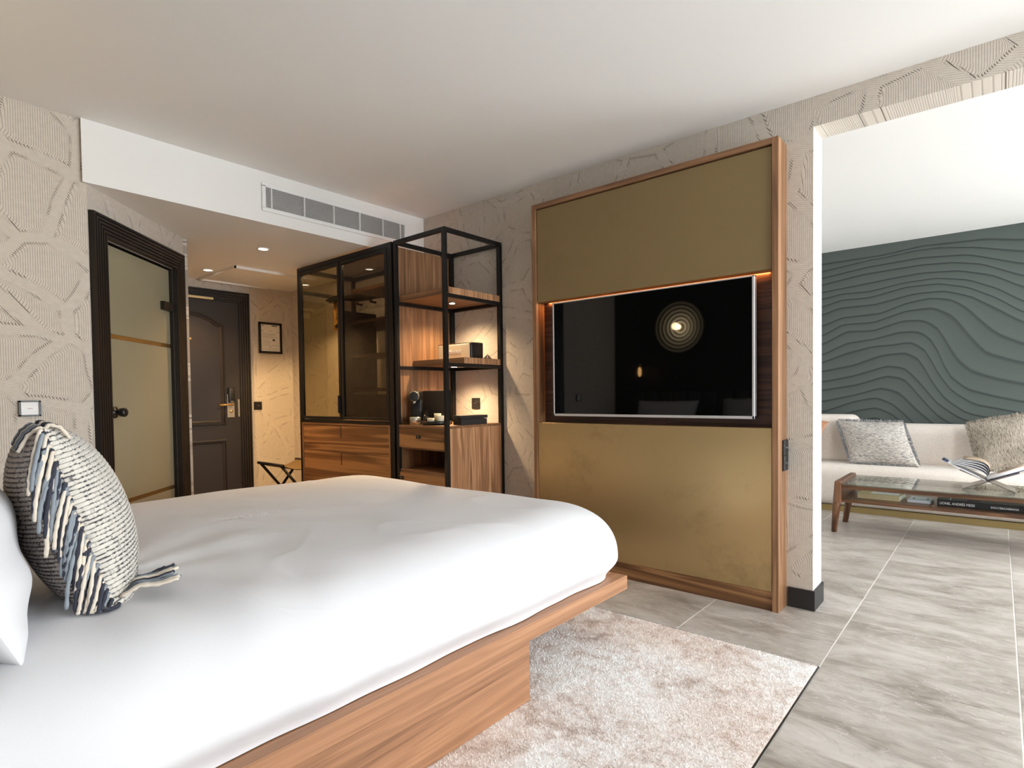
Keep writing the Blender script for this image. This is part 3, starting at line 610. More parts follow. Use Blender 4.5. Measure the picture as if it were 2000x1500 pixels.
for a, b, g, hx in ((XL+0.032, XM-0.004, SMOKE, XM-0.030), (XM+0.004, XR-0.044, SMOKED, None)):
    dr = bar('glass_door', (a, D0-0.004, 0.930), (a+0.028, D0+0.022, TOPZ-0.038), wr)
    bar('stile', (b-0.028, D0-0.004, 0.930), (b, D0+0.022, TOPZ-0.038), dr); bar('rail', (a+0.028, D0-0.004, TOPZ-0.066), (b-0.028, D0+0.022, TOPZ-0.038), dr); bar('rail', (a+0.028, D0-0.004, 0.930), (b-0.028, D0+0.022, 0.952), dr)
    box('pane', (a+0.024, D0+0.006, 0.948), (b-0.024, D0+0.010, TOPZ-0.062), g, dr)
    if hx: box('handle', (hx+0.004, D0-0.022, 0.98), (hx+0.018, D0-0.004, 1.12), BLACK, dr, 0.002, 1)
# chest with drawers
ch = box('chest_body', (XL+0.030, D0+0.022, 0.02), (XR-0.042, -0.035, 0.898), WXS, wr)
box('chest_edge', (XL+0.030, D0+0.0, 0.884), (XR-0.042, D0+0.030, 0.898), WX_, ch); box('chest_edge', (XL+0.030, D0+0.0, 0.02), (XL+0.044, D0+0.030, 0.884), WZ_, ch); box('chest_edge', (XR-0.056, D0, 0.02), (XR-0.042, D0+0.03, 0.884), WZ_, ch)
for z0, z1 in ((0.668, 0.881), (0.452, 0.665), (0.236, 0.449), (0.03, 0.233)):
    dw = box('drawer', (XL+0.047, D0+0.004, z0), (XR-0.059, D0+0.024, z1), WXS, wr, 0.001, 1)
    box('handle_slot', (XM-0.034, D0+0.0032, z1-0.098), (XM-0.024, D0+0.006, z1-0.004), BLK, dw)
# side panel facing the open shelf
box('side_panel', (XR+0.006, D0+0.03, 0.925), (XR+0.030, -0.03, TOPZ-0.034), WZ_, wr)
box('partition', (XM-0.006, -0.535, 0.93), (XM+0.014, -0.235, 1.785), BLKM, wr)
box('top_shelf', (XM+0.02, D0+0.095, 1.930), (XR-0.035, -0.035, 1.958), WX_, wr)
for z in (1.680, 1.414, 1.150): box('inner_shelf', (XM+0.014, D0+0.085, z), (XR-0.035, -0.24, z+0.024), WX_, wr)
tube('hanging_rail', [(XL+0.03, -0.30, 1.965), (XM+0.0, -0.30, 1.965)], 0.011, BLACK, wr, 12)
for x in (-1.02+0.2, -0.62): tube('hook', [(x, -0.03, 1.94), (x, -0.06, 1.94), (x, -0.085, 1.95)], [0.012, 0.008, 0.016], BLACK, wr, 10)
tube('wardrobe_spot', [(-0.52, -0.27, 1.99), (-0.545, -0.255, 1.955)], 0.022, BLACK, wr, 16)
lamp('wardrobe_spot_lamp', 'SPOT', (-0.56, -0.25, 1.94), 85, (1.0, 0.66, 0.30), wr, 0.02, rot=Vector((-1.0, 0.22, -1.25)).to_track_quat('-Z', 'Y').to_euler(), spot=math.radians(78), blend=0.5)
lamp('wardrobe_fill', 'AREA', (-0.04, -0.530, 2.150), 7.0, (1.0, 0.74, 0.48), wr, 0.50, 0.012, (math.radians(10), 0, 0))  # added lamp that brightens the inner shelf boards
box('fill_bar', (-0.30, -0.537, 2.153), (0.22, -0.513, 2.165), BLACK, wr); box('fill_bar', (-0.90, -0.537, 2.153), (-0.40, -0.513, 2.165), BLACK, wr)  # bars added to carry the two fill lamps
lamp('wardrobe_fill', 'AREA', (-0.65, -0.525, 2.150), 5.0, (1.0, 0.70, 0.38), wr, 0.50, 0.012, (math.radians(28), 0, 0))  # added lamp, tilted back to brighten the hanger card
# safe, door hanger
sf = thing('safe', 'small black safe at the bottom of the dark wardrobe compartment', 'safe', (-0.12, -0.40, 0.93))
box('body', (-0.30, -0.50, 0.926), (0.05, -0.26, 1.125), BLKM, sf, 0.004); box('keypad', (-0.10, -0.503, 0.99), (-0.02, -0.499, 1.07), BLK, sf)
for q in range(9): box('key', (-0.092+0.026*(q % 3), -0.505, 1.0+0.024*(q//3)), (-0.074+0.026*(q % 3), -0.502, 1.014+0.024*(q//3)), GREYP, sf)
ORANGE = plain('orange_card', c(206, 146, 56), 0.6)
hg = thing('door_hanger', 'orange door hanger card with dark lettering inside the glass wardrobe', 'sign', (-0.60, -0.43, 1.75))
hx = -0.650; hy = -0.430
box('card', (hx, hy, 1.665), (hx+0.080, hy+0.003, 1.90), ORANGE, hg)
text('lettering', 'PLEASE', 0.042, frame3((hx+0.026, hy-0.0003, 1.875), (0, 0, -1), (1, 0, 0), (0, -1, 0)), INK, hg)
box('hanger_block', (hx-0.05, hy-0.02, 1.895), (hx+0.085, hy+0.05, 1.950), BLK, hg, 0.004); prism('flag', [(hx+0.01, 1.70), (hx+0.09, 1.735), (hx+0.09, 1.70), (hx+0.03, 1.68)], hy-0.004, hy-0.001, BLK, hg, 'y')
# luggage rack
lr = thing('luggage_rack', 'folding luggage rack with olive leather sling and black legs', 'luggage rack', (-1.45, -0.35, 0))
ra, rb = -0.575, -0.195
seat = [(-1.72+0.42*a/6, ra+(rb-ra)*b/10, 0.505-0.055*math.sin(PI*b/10)**0.8) for a in range(7) for b in range(11)]
s_ = mk('sling', [tuple(v) for v in seat]+[(v[0], v[1], v[2]-0.006) for v in seat], [(a*11+b, (a+1)*11+b, (a+1)*11+b+1, a*11+b+1) for a in range(6) for b in range(10)]+[(77+a*11+b, 77+a*11+b+1, 77+(a+1)*11+b+1, 77+(a+1)*11+b) for a in range(6) for b in range(10)], OLIVEL, lr, True)
for y in (ra, rb): tube('top_bar', [(-1.74, y, 0.500), (-1.28, y, 0.500)], 0.014, BLACK, lr, 12)
for x in (-1.70, -1.32):
    tube('leg', [(x, ra, 0.50), (x, rb+0.02, 0.0)], 0.013, BLACK, lr, 10); tube('leg', [(x+0.028, rb, 0.50), (x+0.028, ra-0.02, 0.0)], 0.013, BLACK, lr, 10)

# ------------------------------------------------------------------ open shelf with minibar cabinet
sh = thing('display_shelf', 'open black metal corner shelf with walnut boards and minibar cabinet', 'shelf unit', (0.58, -0.28, 0))
a0, a1 = XR+0.030, XS
bar('post', (a0, D0, 0), (a0+0.026, D0+0.026, TOPZ), sh)
bar('post', (a1-0.030, D0, 0), (a1, D0+0.026, TOPZ), sh); bar('post', (a1-0.030, -0.030, 0), (a1, 0.0, TOPZ), sh); bar('post', (a0, -0.030, 0), (a0+0.030, 0.0, TOPZ), sh)
for y in (D0, -0.026): bar('top_bar', (a0+0.026, y, TOPZ-0.028), (a1-0.030, y+0.026, TOPZ), sh)
for x in (a0, a1-0.026): bar('top_bar', (x, D0+0.026, TOPZ-0.028), (x+0.026, -0.030, TOPZ), sh)
for z in (1.752, 1.298):
    for x in (a0, a1-0.026): bar('side_bar', (x, D0+0.026, z), (x+0.026, -0.030, z+0.024), sh)
    bar('back_bar', (a0+0.03, -0.026, z), (a1-0.03, 0, z+0.024), sh)
b1 = box('shelf_board', (a0+0.002, D0+0.030, 1.777), (a1-0.001, -0.031, 1.820), WX_, sh, 0.001, 1); b2 = box('shelf_board', (a0+0.002, -0.400, 1.323), (a1-0.001, -0.031, 1.364), WX_, sh, 0.001, 1)
STRIP = wood('striped_walnut', 2, c(106, 72, 48), c(168, 122, 86), c(204, 158, 118), 14)
box('end_band', (a1-0.002, D0+0.030, 1.777), (a1-0.0002, -0.031, 1.820), STRIP, sh); box('end_band', (a1-0.002, -0.400, 1.323), (a1-0.0002, -0.031, 1.364), STRIP, sh)
def puck(x, y, z, p):
    lathe('spot_lamp', [(0.026, 0.0), (0.026, -0.010), (0.020, -0.012)], (x, y, z), STEEL, sh, 20); lathe('spot_lens', [(0.0, -0.0125), (0.020, -0.0125), (0.021, -0.010)], (x, y, z), LENS, sh, 20)
    lamp('shelf_lamp', 'SPOT', (x, y, z-0.02), p, (1.0, 0.72, 0.42), sh, 0.03, spot=math.radians(142), blend=1.0)
puck(0.60, -0.27, 1.777, 46); puck(0.60, -0.26, 1.323, 44)
# cabinet
CZ = 0.905
box('cabinet_top', (a0+0.004, D0+0.004, CZ-0.018), (a1-0.002, -0.031, CZ), WX_, sh, 0.0015, 1)
box('cabinet_side', (a1-0.020, D0+0.006, 0.02), (a1-0.003, -0.031, CZ-0.018), STRIP, sh); box('cabinet_side', (a0+0.006, D0+0.02, 0.02), (a0+0.024, -0.031, CZ-0.018), WZ_, sh)
box('cabinet_back', (a0+0.024, -0.05, 0.02), (a1-0.020, -0.031, CZ-0.018), BLKM, sh); box('niche_floor', (a0+0.024, D0+0.012, 0.575), (a1-0.020, -0.05, 0.593), WX_, sh); box('niche_roof', (a0+0.024, D0+0.02, 0.735), (a1-0.020, -0.05, 0.748), WX_, sh)
for z0, z1, kx, kz in ((0.748, 0.884, 0.553, 0.825), (0.44, 0.573, 0.363, 0.532), (0.03, 0.436, 0.363, 0.30)):
    dw = box('drawer', (a0+0.012, D0+0.004, z0), (a1-0.031, D0+0.024, z1), WXS, sh, 0.001, 1)
    for dx in (-0.012, 0.012): box('latch', (kx+dx-0.009, D0-0.002, kz-0.012), (kx+dx+0.009, D0+0.006, kz+0.012), BLK, dw, 0.002, 1)
    box('latch_pin', (kx-0.002, D0-0.004, kz-0.008), (kx+0.002, D0+0.004, kz+0.008), STEEL, dw)
# ------------------------------------------------------------------ things on the shelf
rd = thing('radio', 'retro black and cream loudspeaker on the middle shelf board', 'radio', (0.62, -0.27, 1.364))
zb = 1.364
RX = frame3((0.588, -0.180, zb), Vector((0.995, -0.0, 0)).normalized(), (0, 1, 0), (0, 0, 1))
box('cabinet', (-0.172, -0.065, 0.0), (0.172, 0.060, 0.118), BLK, rd, 0.008, 3, xf=RX)
GRILL = plain('cream_grille_cloth', c(214, 205, 180), 0.8, 0, 0.35, 220)
box('grille', (-0.160, -0.073, 0.008), (0.160, -0.064, 0.110), GRILL, rd, 0.003, 1, xf=RX); box('gold_line', (-0.166, -0.071, 0.111), (0.166, -0.064, 0.1145), BRASS, rd, xf=RX)
box('control_plate', (-0.165, -0.055, 0.118), (0.165, 0.05, 0.1195), BRASS, rd, xf=RX)
text('logo', 'Marshall', 0.036, RX @ frame3((-0.052, -0.0735, 0.046), (1, 0, 0), (0, 0, 1), (0, -1, 0)), WHITEP, rd, shear=0.35, extr=0.001)
PYR = plain('smoky_brown', c(120, 98, 84), 0.5)
py = thing('pyramid_ornament', 'small brown pyramid on shelf board beside the radio', 'ornament', (0.80, -0.13, zb))
mk('pyramid', [(0.775, -0.15, zb), (0.828, -0.15, zb), (0.828, -0.10, zb), (0.775, -0.10, zb), (0.805, -0.125, zb+0.035)], [(0, 3, 2, 1), (0, 1, 4), (1, 2, 4), (2, 3, 4), (3, 0, 4)], PYR, py)
cm = thing('coffee_machine', 'black and chrome capsule coffee machine on minibar counter', 'coffee machine', (0.45, -0.42, CZ))
fd = Vector((0.62, -0.785, 0)); MX = frame3((0.432, -0.485, CZ), (0.785, 0.62, 0), (-0.62, 0.785, 0), (0, 0, 1))   # turned toward the room
box('body', (-0.030, 0.020, 0.0), (0.038, 0.115, 0.205), BLK, cm, 0.006, 3, xf=MX); box('head', (-0.033, -0.048, 0.168), (0.038, 0.115, 0.238), BLK, cm, 0.014, 3, xf=MX)
pc = MX @ Vector((0.002, -0.046, 0.200)); tube('head_disc', [pc, pc+fd*0.010, pc+fd*0.013], [0.034, 0.034, 0.030], BLKM, cm, 28); tube('head_ring', [pc+fd*0.002, pc+fd*0.007], [0.0365, 0.0365], STEEL, cm, 28)
ps = MX @ Vector((0.0, -0.025, 0.170)); tube('spout', [ps, ps-Vector((0, 0, 0.022))], [0.014, 0.009], STEEL, cm, 14)
pt = MX @ Vector((0.0, -0.010, 0)); lathe('drip_tray', [(0.0, 0.001), (0.040, 0.001), (0.041, 0.050), (0.037, 0.054), (0.0, 0.054)], pt, STEEL, cm, 28)
pk_ = MX @ Vector((0.073, 0.015, 0)); lathe('water_tank', [(0.026, 0.001), (0.028, 0.10), (0.027, 0.10), (0.024, 0.004)], pk_, CLEARG, cm, 20)
sp_ = thing('upright_board', 'large dark brown board propped upright behind the cups', 'board', (0.50, -0.34, CZ))
box('board', (0.350, -0.345, CZ+0.001), (0.640, -0.333, CZ+0.240), plain('dark_brown_board', c(70, 60, 50), 0.45), sp_, 0.003, 1); box('board_edge', (0.640, -0.346, CZ+0.001), (0.646, -0.332, CZ+0.241), BLK, sp_)
tr = thing('round_tray', 'round black tray holding cups on minibar counter', 'tray', (0.635, -0.40, CZ))
lathe('tray_rim', [(0.0, 0.001), (0.098, 0.001), (0.104, 0.028), (0.100, 0.028), (0.094, 0.008), (0.0, 0.008)], (0.614, -0.452, CZ), BLK, tr, 40)
AMB = clear('amber_glass', (0.55, 0.42, 0.26, 1), 0.12); CUPW = plain('cream_ceramic', c(238, 226, 196), 0.3)
def cup(x, y, r, h, mat, label, kind, z=CZ+0.009, handle=True):
    t = thing(kind, label, 'cup' if kind == 'cup' else 'glass', (x, y, z))
    lathe('bowl', [(0, 0.0), (r*0.80, 0.0), (r*0.95, h*0.5), (r, h), (r-0.003, h), (r*0.9, h*0.5), (r*0.72, 0.005), (0, 0.005)], (x, y, z), mat, t, 22)
    if handle: tube('handle', [(x+r*0.9, y-0.005, z+h*0.8), (x+r*1.45, y-0.02, z+h*0.75), (x+r*1.5, y-0.02, z+h*0.4), (x+r*0.9, y-0.005, z+h*0.22)], 0.0035, mat, t, 8)
cup(0.562, -0.492, 0.028, 0.058, AMB, 'amber glass mug on tray, next to the coffee machine', 'glass'); cup(0.572, -0.418, 0.028, 0.062, AMB, 'amber glass mug at the back of the tray', 'glass')
cup(0.620, -0.508, 0.025, 0.040, CUPW, 'cream espresso cup at the front of the tray', 'cup', handle=False); cup(0.674, -0.468, 0.025, 0.056, CUPW, 'taller cream cup on the tray beside the black box', 'cup', handle=False)
cup(0.624, -0.448, 0.025, 0.070, CUPW, 'slim cream cup in the middle of the tray', 'cup', handle=False); cup(0.657, -0.408, 0.024, 0.080, CLEARG, 'clear tumbler at the back of the tray', 'glass', handle=False)
bx_ = thing('storage_box', 'flat black lidded box at the end of the minibar counter', 'box', (0.76, -0.32, CZ))
bp = [(0.728, -0.400), (0.832, -0.425), (0.836, -0.175), (0.735, -0.150)]
prism('base', bp, CZ+0.001, CZ+0.040, BLKM, bx_); prism('lid', [(0.725, -0.404), (0.835, -0.429), (0.839, -0.171), (0.732, -0.146)], CZ+0.043, CZ+0.064, BLKM, bx_)
box('front_slot', (0.755, -0.4215, CZ+0.028), (0.800, -0.412, CZ+0.033), BLK, bx_)

# ------------------------------------------------------------------ bed
XB, YF, RZ0, RZ1 = 2.315, -0.8525, 0.2186, 0.280; XBL, YH = 0.235, -3.26
bd = thing('bed', 'low walnut platform bed with a recessed plinth', 'bed', (1.27, -2.0, 0))
box('side_rail', (XB-0.12, YH, RZ0), (XB, YF, RZ1), BEDY, bd, 0.0015, 1); box('side_rail', (XBL, YH, RZ0), (XBL+0.12, YF, RZ1), BEDY, bd, 0.0015, 1)
box('foot_rail', (XBL+0.12, YF-0.12, RZ0), (XB-0.12, YF, RZ1), BEDX, bd); box('slat_deck', (XBL+0.12, YH, RZ0+0.005), (XB-0.12, YF-0.12, RZ1-0.01), BEDY, bd)
box('plinth', (XBL+0.03, YH, 0.004), (XB-0.001, -1.565, RZ0), BEDY, bd)
box('mattress', (XBL+0.10, -3.2, RZ1), (XB-0.10, -1.0, 0.50), LINEN, bd, 0.05, 3)
HBM = plain('charcoal_velvet', c(58, 56, 58), 0.8)
for q in range(12):
    x = 0.25+2.06*q/12; box('headboard_channel', (x+0.003, -3.35, 0.30), (x+2.06/12-0.003, -3.265, 1.13), HBM, bd, 0.03, 3)

def duvet():
    cx_, cy_ = (XBL+XB)/2+0.005, (-3.235-0.795)/2
    hx, hy = (XB-XBL)/2+0.002, (3.235-0.795)/2
    prof = []   # (inset, z)
    for q in range(70):                                   # crown
        e = 0.93*(1-q/69)**1.25+0.30; prof.append((e, 0))
    for q in range(1, 46): prof.append((0.30*(1-q/45)**1.6, 0))
    for q in range(1, 16): prof.append((0.052*math.sin(PI/2*q/15)**2, q/15))
    n4 = 130
    V = []; 
    def outline(e):
        ax, ay = hx-e, hy-e; R = max(0.02, 0.21-0.35*e) if e < 0.5 else 0.02
        ax = max(ax, 0.012); R = min(R, ax*0.9)
        pts = []
        # sample by side so that rings correspond
        sides = [((ax, -ay+R), (ax, ay-R), (ax-R, ay-R), 0), ((ax-R, ay), (-ax+R, ay), (-ax+R, ay-R), PI/2), ((-ax, ay-R), (-ax, -ay+R), (-ax+R, -ay+R), PI), ((-ax+R, -ay), (ax-R, -ay), (ax-R, -ay+R), 1.5*PI)]
        for k, (p, q, cc, a0_) in enumerate(sides):
            m = n4*2 if k % 2 == 0 else n4
            for i in range(m): f = i/m; pts.append((p[0]+(q[0]-p[0])*f, p[1]+(q[1]-p[1])*f))
            for i in range(24): a = a0_+PI/2*i/24; pts.append((cc[0]+R*math.cos(a), cc[1]+R*math.sin(a)))
        return pts
    ZT, ZM, ZB = 0.612, 0.375, 0.283
    rings = []
    for e, low in prof:
        if low == 0:
            f = max(0.0, 1-e/0.30); z = ZM+(ZT-ZM)*(1-f**2.6)**(1/2.2) if e < 0.30 else ZT
            z += 0.012*min(1, (e/0.9))
        else: z = ZM-(ZM-ZB)*low
        rings.append([(x, y, z, e, low) for x, y in outline(e)])
    N = len(rings[0]); out = np.zeros((len(rings)*N, 3))
    k = 0
    for r in rings:
        for x, y, z, e, low in r:
            X, Y = x+cx_, y+cy_
            nz = noise.noise((X*1.6, Y*1.6, 0.3))*0.010+noise.noise((X*4.2+3, Y*3.1, 1.7))*0.0045
            # soft creases radiating from under the cushion, fading over the bed
            d = math.hypot(X-1.75, Y+2.75); an = math.atan2(Y+2.75, X-1.75)
            fade = math.exp(-((d-0.42)/0.34)**2)
            cr = 0.0035*fade*math.sin(an*11+2.2*noise.noise((X*2.2, Y*2.2, 5)))
            cr2 = 0.0028*math.sin(X*9-Y*16+3*noise.noise((X*2, Y*1.4, 9)))*max(0, noise.noise((X*1.1+7, Y*1.1, 2))+0.15)
            fl_ = math.exp(-((Y+2.35)/0.62)**2)*math.exp(-max(0, 1.75-X)*2.2)
            cr += 0.006*fl_*math.sin(Y*21+X*7+3.2*noise.noise((X*2.4, Y*1.6, 6)))*max(0.0, 0.35+noise.noise((X*1.7, Y*2.3, 13)))
            rid = abs(noise.noise((X*1.9+Y*0.8, Y*2.6-X*0.6, 3.3))); cr2 += 0.0045*math.exp(-(rid/0.045)**2)*max(0.0, 0.2+noise.noise((X*1.3, Y*1.3, 21)))
            side = 1-min(1, e/0.28)
            hang = side*(0.010*math.sin(Y*13+X*3+2.5*noise.noise((Y*2.2, X*2, 4)))*(0.5+noise.noise((Y*1.2, X, 8)))+0.006*noise.noise((Y*6, X*6, 2)))
            scal = low*(0.005*math.sin(Y*11+X*11)+0.009*noise.noise((Y*5, X*5, 11)))
            ux, uy = (x/hx, y/hy); L = math.hypot(ux**8, uy**8) or 1
            ox, oy = ux**7/L*(hang+scal)*(1 if e < 0.3 else 0), uy**7/L*(hang+scal)*(1 if e < 0.3 else 0)
            bulge = 0.0
            out[k] = (X+ox, Y+oy, max(0.2825, z+(nz+cr+cr2)*(1-low)*min(1, 0.25+e*3)))
            k += 1
    m = len(rings); i, j = np.meshgrid(np.arange(m-1), np.arange(N), indexing='ij')
    a = (i*N+j).ravel(); b = (i*N+(j+1) % N).ravel()
    Fq = np.stack([a, a+N, b+N, b], 1)
    o = npmesh('duvet', out, Fq, LINEN, None, True)
    bm = bmesh.new(); bm.from_mesh(o.data); bm.verts.ensure_lookup_table()
    cvt = bm.verts.new((cx_, cy_, sum(bm.verts[q].co.z for q in range(N))/N)); bm.verts.ensure_lookup_table()
    for q in range(N): bm.faces.new((cvt, bm.verts[(q+1) % N], bm.verts[q]))
    bmesh.ops.recalc_face_normals(bm, faces=bm.faces); bm.to_mesh(o.data); bm.free()
    o.data.polygons.foreach_set('use_smooth', [True]*len(o.data.polygons))
    return tag(o, 'thick white duvet covering the whole bed', 'duvet')
duvet()
def pillow_pts(a, b, T, nu, nv, shear=0.0, pinch=0.10, p=0.55, rows=0, ramp=0.0, sgn=1, seed=0, wr=0.006):
    u = np.sin(np.linspace(-PI/2, PI/2, nu)); v = np.linspace(-1, 1, nv) if rows else np.sin(np.linspace(-PI/2, PI/2, nv))
    U, V = np.meshgrid(u, v, indexing='ij')
    x = a*U*(1-pinch*(1-V**2)*0.55*np.abs(U)); z = b*V*(1-pinch*(1-U**2)*0.55*np.abs(V))
    x = x-shear*z
    th = T*np.clip((1-U**2)*(1-V**2), 0, 1)**p
    if wr:
        ph = seed*1.7
        th = th*(1+0.05*np.sin(3*U+2*V+ph)+0.04*np.sin(5*V-3*U+ph))+wr*np.sin(9*U*V+6*V+ph)*(1-U**8)*(1-V**8)
    if rows: th = th+ramp*np.abs(np.sin(rows*PI*(V+1)/2))*np.clip((1-U**2)*(1-V**2)*8, 0, 1)
    return np.stack([x, sgn*th, z], -1).reshape(-1, 3)
def pillow(name, label, a, b, T, loc, M3, mats, nu=40, nv=40, rows=0, ramp=0.0, seed=0, names=('front_cover', 'back_cover'), cat='pillow', shear=0.0, pinch=0.1, p=0.55, wr=0.006, group=None):
    """local x = width, local y = thickness (front is -y), local z = height; M3 rows are the world axes"""
    t = thing(name, label, cat, loc, None, group)
    t.rotation_euler = Matrix((M3[0], M3[1], M3[2])).transposed().to_euler()
    for sgn, nm, m in ((-1, names[0], mats[0]), (1, names[1], mats[1])):
        npmesh(nm, pillow_pts(a, b, T, nu, nv, shear, pinch, p, rows, ramp, sgn, seed, wr), gridfaces(nu, nv, sgn > 0), m, t)
    return t
# white pillow leaning on the headboard
tilt = math.radians(24)
pillow('bed_pillow', 'plump white pillow at the head of the bed', 0.37, 0.250, 0.135, (1.80, -3.035, 0.815), ((1, 0, 0), (0, math.cos(tilt), math.sin(tilt)), (0, -math.sin(tilt), math.cos(tilt))), (LINEN, LINEN), seed=1)
pillow('bed_pillow', 'white pillow on the far side of the bed', 0.36, 0.245, 0.10, (0.75, -3.10, 0.800), ((1, 0, 0), (0, math.cos(tilt), math.sin(tilt)), (0, -math.sin(tilt), math.cos(tilt))), (LINEN, LINEN), seed=3)
# knitted cushion, its fringed edge toward the camera
KN1 = m_knit('cream_knit', c(234, 228, 218), c(46, 46, 58), -0.02, 0.0109); KN2 = m_knit('brown_fleck_knit', c(214, 201, 190), c(66, 56, 58), 0.05, 0.0109)  # second knit, for the other face: browner base, more flecks
wax = Vector((0.992, -0.125, 0)).normalized()            # toward the camera
hax0 = Vector((0.0, -0.145, 0.52)); hax = (hax0-wax*hax0.dot(wax)).normalized(); tax = hax.cross(wax)
edge_mid = Vector((1.995, -2.790, 0.800)); A_, B_ = 0.235, 0.250
cc_ = edge_mid-wax*A_
cu = pillow('fringed_cushion', 'chunky knitted cushion with blue and cream yarn fringe on the bed', A_, B_, 0.118, cc_, (wax, tax, hax), (KN2, KN1), 64, 460, 46, 0.0035, 2, cat='cushion', pinch=0.05, p=0.50, wr=0.0)
bpy.context.view_layer.update(); Wc = cu.matrix_world.copy(); Wi = Wc.inverted()
def yarn(pts, mat, r=0.0043):
    P_ = [Wi @ Vector(p) for p in pts]; 
    # resample and give a twisted cord thickness
    Q = []
    for i in range(len(P_)-1):
        for s in range(5): Q.append(P_[i].lerp(P_[i+1], s/5))
    Q.append(P_[-1])
    rr = [r*(1+0.20*math.sin(i*2.1)) for i in range(len(Q))]
    return tube('yarn', Q, rr, mat, cu, 7, True, True)
def cw(u, v, t): return Wc @ Vector((u*A_, t, v*B_))
yr_ = random.Random(3)
pat = [0, 2, 1, 0, 2, 2, 1, 0, 1, 2]
NS = 92
for k in range(NS):
    v = 0.98-1.94*k/(NS-1)
    st = cw(1.0-0.02*(1-v*v), v, -0.004+yr_.uniform(-0.004, 0.004)); L = 0.128+yr_.uniform(-0.03, 0.03)
    o1 = wax*(0.016+yr_.uniform(0, 0.012))
    side = -tax*(0.020+yr_.uniform(-0.006, 0.008))       # falls onto the shaded face
    pts = [st, st+o1*0.8+side*0.2+Vector((0, 0, 0.004)), st+o1*1.15+side*0.75+Vector((0, 0, -0.35*L)), st+o1*0.95+side*1.1+Vector((0, 0, -0.7*L)), st+o1*0.7+side*1.2+Vector((0, 0, -L))]
    pts = [Vector((p.x, p.y, max(p.z, 0.618))) for p in pts]
    yarn(pts, YARN[pat[k % 10]])
for k in range(16):                                       # lower corner tassel spread on the bed
    f = k/15; st = cw(0.99-0.30*f, -0.97, 0.0)
    dirv = (-tax*-1.0); out = (tax*(0.085+0.03*yr_.random())+wax*(0.035-0.05*f))
    z0_ = max(st.z, 0.632)
    yarn([Vector((st.x, st.y, z0_)), Vector((st.x, st.y, z0_))+out*0.4+Vector((0, 0, 0.012)), Vector((st.x, st.y, z0_))+out*0.8+Vector((0, 0, 0.0)), Vector((st.x, st.y, 0.624+0.01*yr_.random()))+out*1.25], YARN[pat[(k*3) % 10]])
for k in range(18):                                       # top seam, running away
    f = k/17; st = cw(0.96-1.5*f, 0.985, 0.0); sgn = 1 if k % 2 else -1
    yarn([st, st+Vector((0, 0, 0.008))+tax*0.010*sgn, st+tax*0.030*sgn+Vector((0, 0, -0.004)), st+tax*0.048*sgn+Vector((0, 0, -0.034))], YARN[pat[(k*7) % 10]])

# ------------------------------------------------------------------ carpet with pile
rg = thing('carpet', 'mottled beige and white pile carpet beside the bed', 'carpet', (1.5, -2.5, 0))
box('backing', (0.0, -4.39, -0.005), (CARX-0.002, CARY-0.002, 0.003), CARPET, rg)
def pile():
    n = 150000
    x = rng.uniform(1.72, CARX-0.006, n); y = CARY-0.008-rng.uniform(0, 1, n)**1.15*2.3
    keep = (x > 2.315) | (y > -1.56); x, y = x[keep], y[keep]; n = len(x)
    a = rng.uniform(0, 2*PI, n); h = rng.uniform(0.003, 0.007, n); wv = rng.uniform(0.0014, 0.0024, n)
    lx, ly = rng.normal(0, 0.0035, n), rng.normal(0.001, 0.0035, n)
    V = np.zeros((n, 3, 3)); V[:, 0] = np.stack([x-np.cos(a)*wv, y-np.sin(a)*wv, np.full(n, 0.0025)], 1); V[:, 1] = np.stack([x+np.cos(a)*wv, y+np.sin(a)*wv, np.full(n, 0.0025)], 1)
    V[:, 2] = np.stack([x+lx, y+ly, 0.0025+h], 1)
    V -= np.array(ORG[rg.name])
    o = npmesh('pile', V.reshape(-1, 3), np.arange(3*n).reshape(-1, 3), CARPET, rg, False); o['kind'] = 'stuff'
pile()

# ------------------------------------------------------------------ bedside lamps on the partition (seen mirrored in the television)
wl = thing('wall_lamp', 'round glowing dish lamp on the dark partition above the bed', 'lamp', (0.84, -3.36, 1.85))
lathe('dish', [(0.05, 0.01), (0.12, 0.018), (0.20, 0.035), (0.29, 0.065), (0.295, 0.07), (0.20, 0.045), (0.05, 0.02)], (0.84, -3.36, 1.85), plain('dark_bronze_dish', c(70, 58, 38), 0.6, 0.2), wl, 48, 'y')
def ysph(nm, ctr, r, m, par): lathe(nm, [(r*math.sin(PI*q/10), -r*math.cos(PI*q/10)) for q in range(11)], ctr, m, par, 20)
for q in range(6): lathe('dish_ring', [(0.048+0.042*q, 0.024+0.009*q), (0.060+0.042*q, 0.036+0.009*q), (0.072+0.042*q, 0.024+0.009*q)], (0.84, -3.36, 1.85), emit('glowing_ring', (1.0, 0.78, 0.45, 1), (7.0, 4.2, 2.6, 1.6, 1.0, 0.5)[q]), wl, 48, 'y', caps=False)
BULB = emit('bulb', (1.0, 0.72, 0.40, 1), 60.0)
ysph('bulb', (0.84, -3.28, 1.85), 0.030, BULB, wl)
lamp('wall_lamp_light', 'POINT', (0.84, -3.20, 1.85), 2.5, (1, 0.7, 0.4), wl, 0.04)
pd = thing('pendant_lamp', 'small filament bulb hanging beside the bed on a black cord', 'lamp', (0.40, -3.2, 1.36))
tube('cord', [(0.40, -3.2, H), (0.40, -3.2, 1.44)], 0.003, BLK, pd, 8); tube('holder', [(0.40, -3.2, 1.45), (0.40, -3.2, 1.41)], 0.016, BRASS, pd, 14)
tube('bulb', [(0.40, -3.2, 1.41), (0.40, -3.2, 1.38), (0.40, -3.2, 1.33), (0.40, -3.2, 1.305)], [0.012, 0.020, 0.020, 0.008], emit('filament_glow', (1.0, 0.55, 0.2, 1), 12.0), pd, 16)
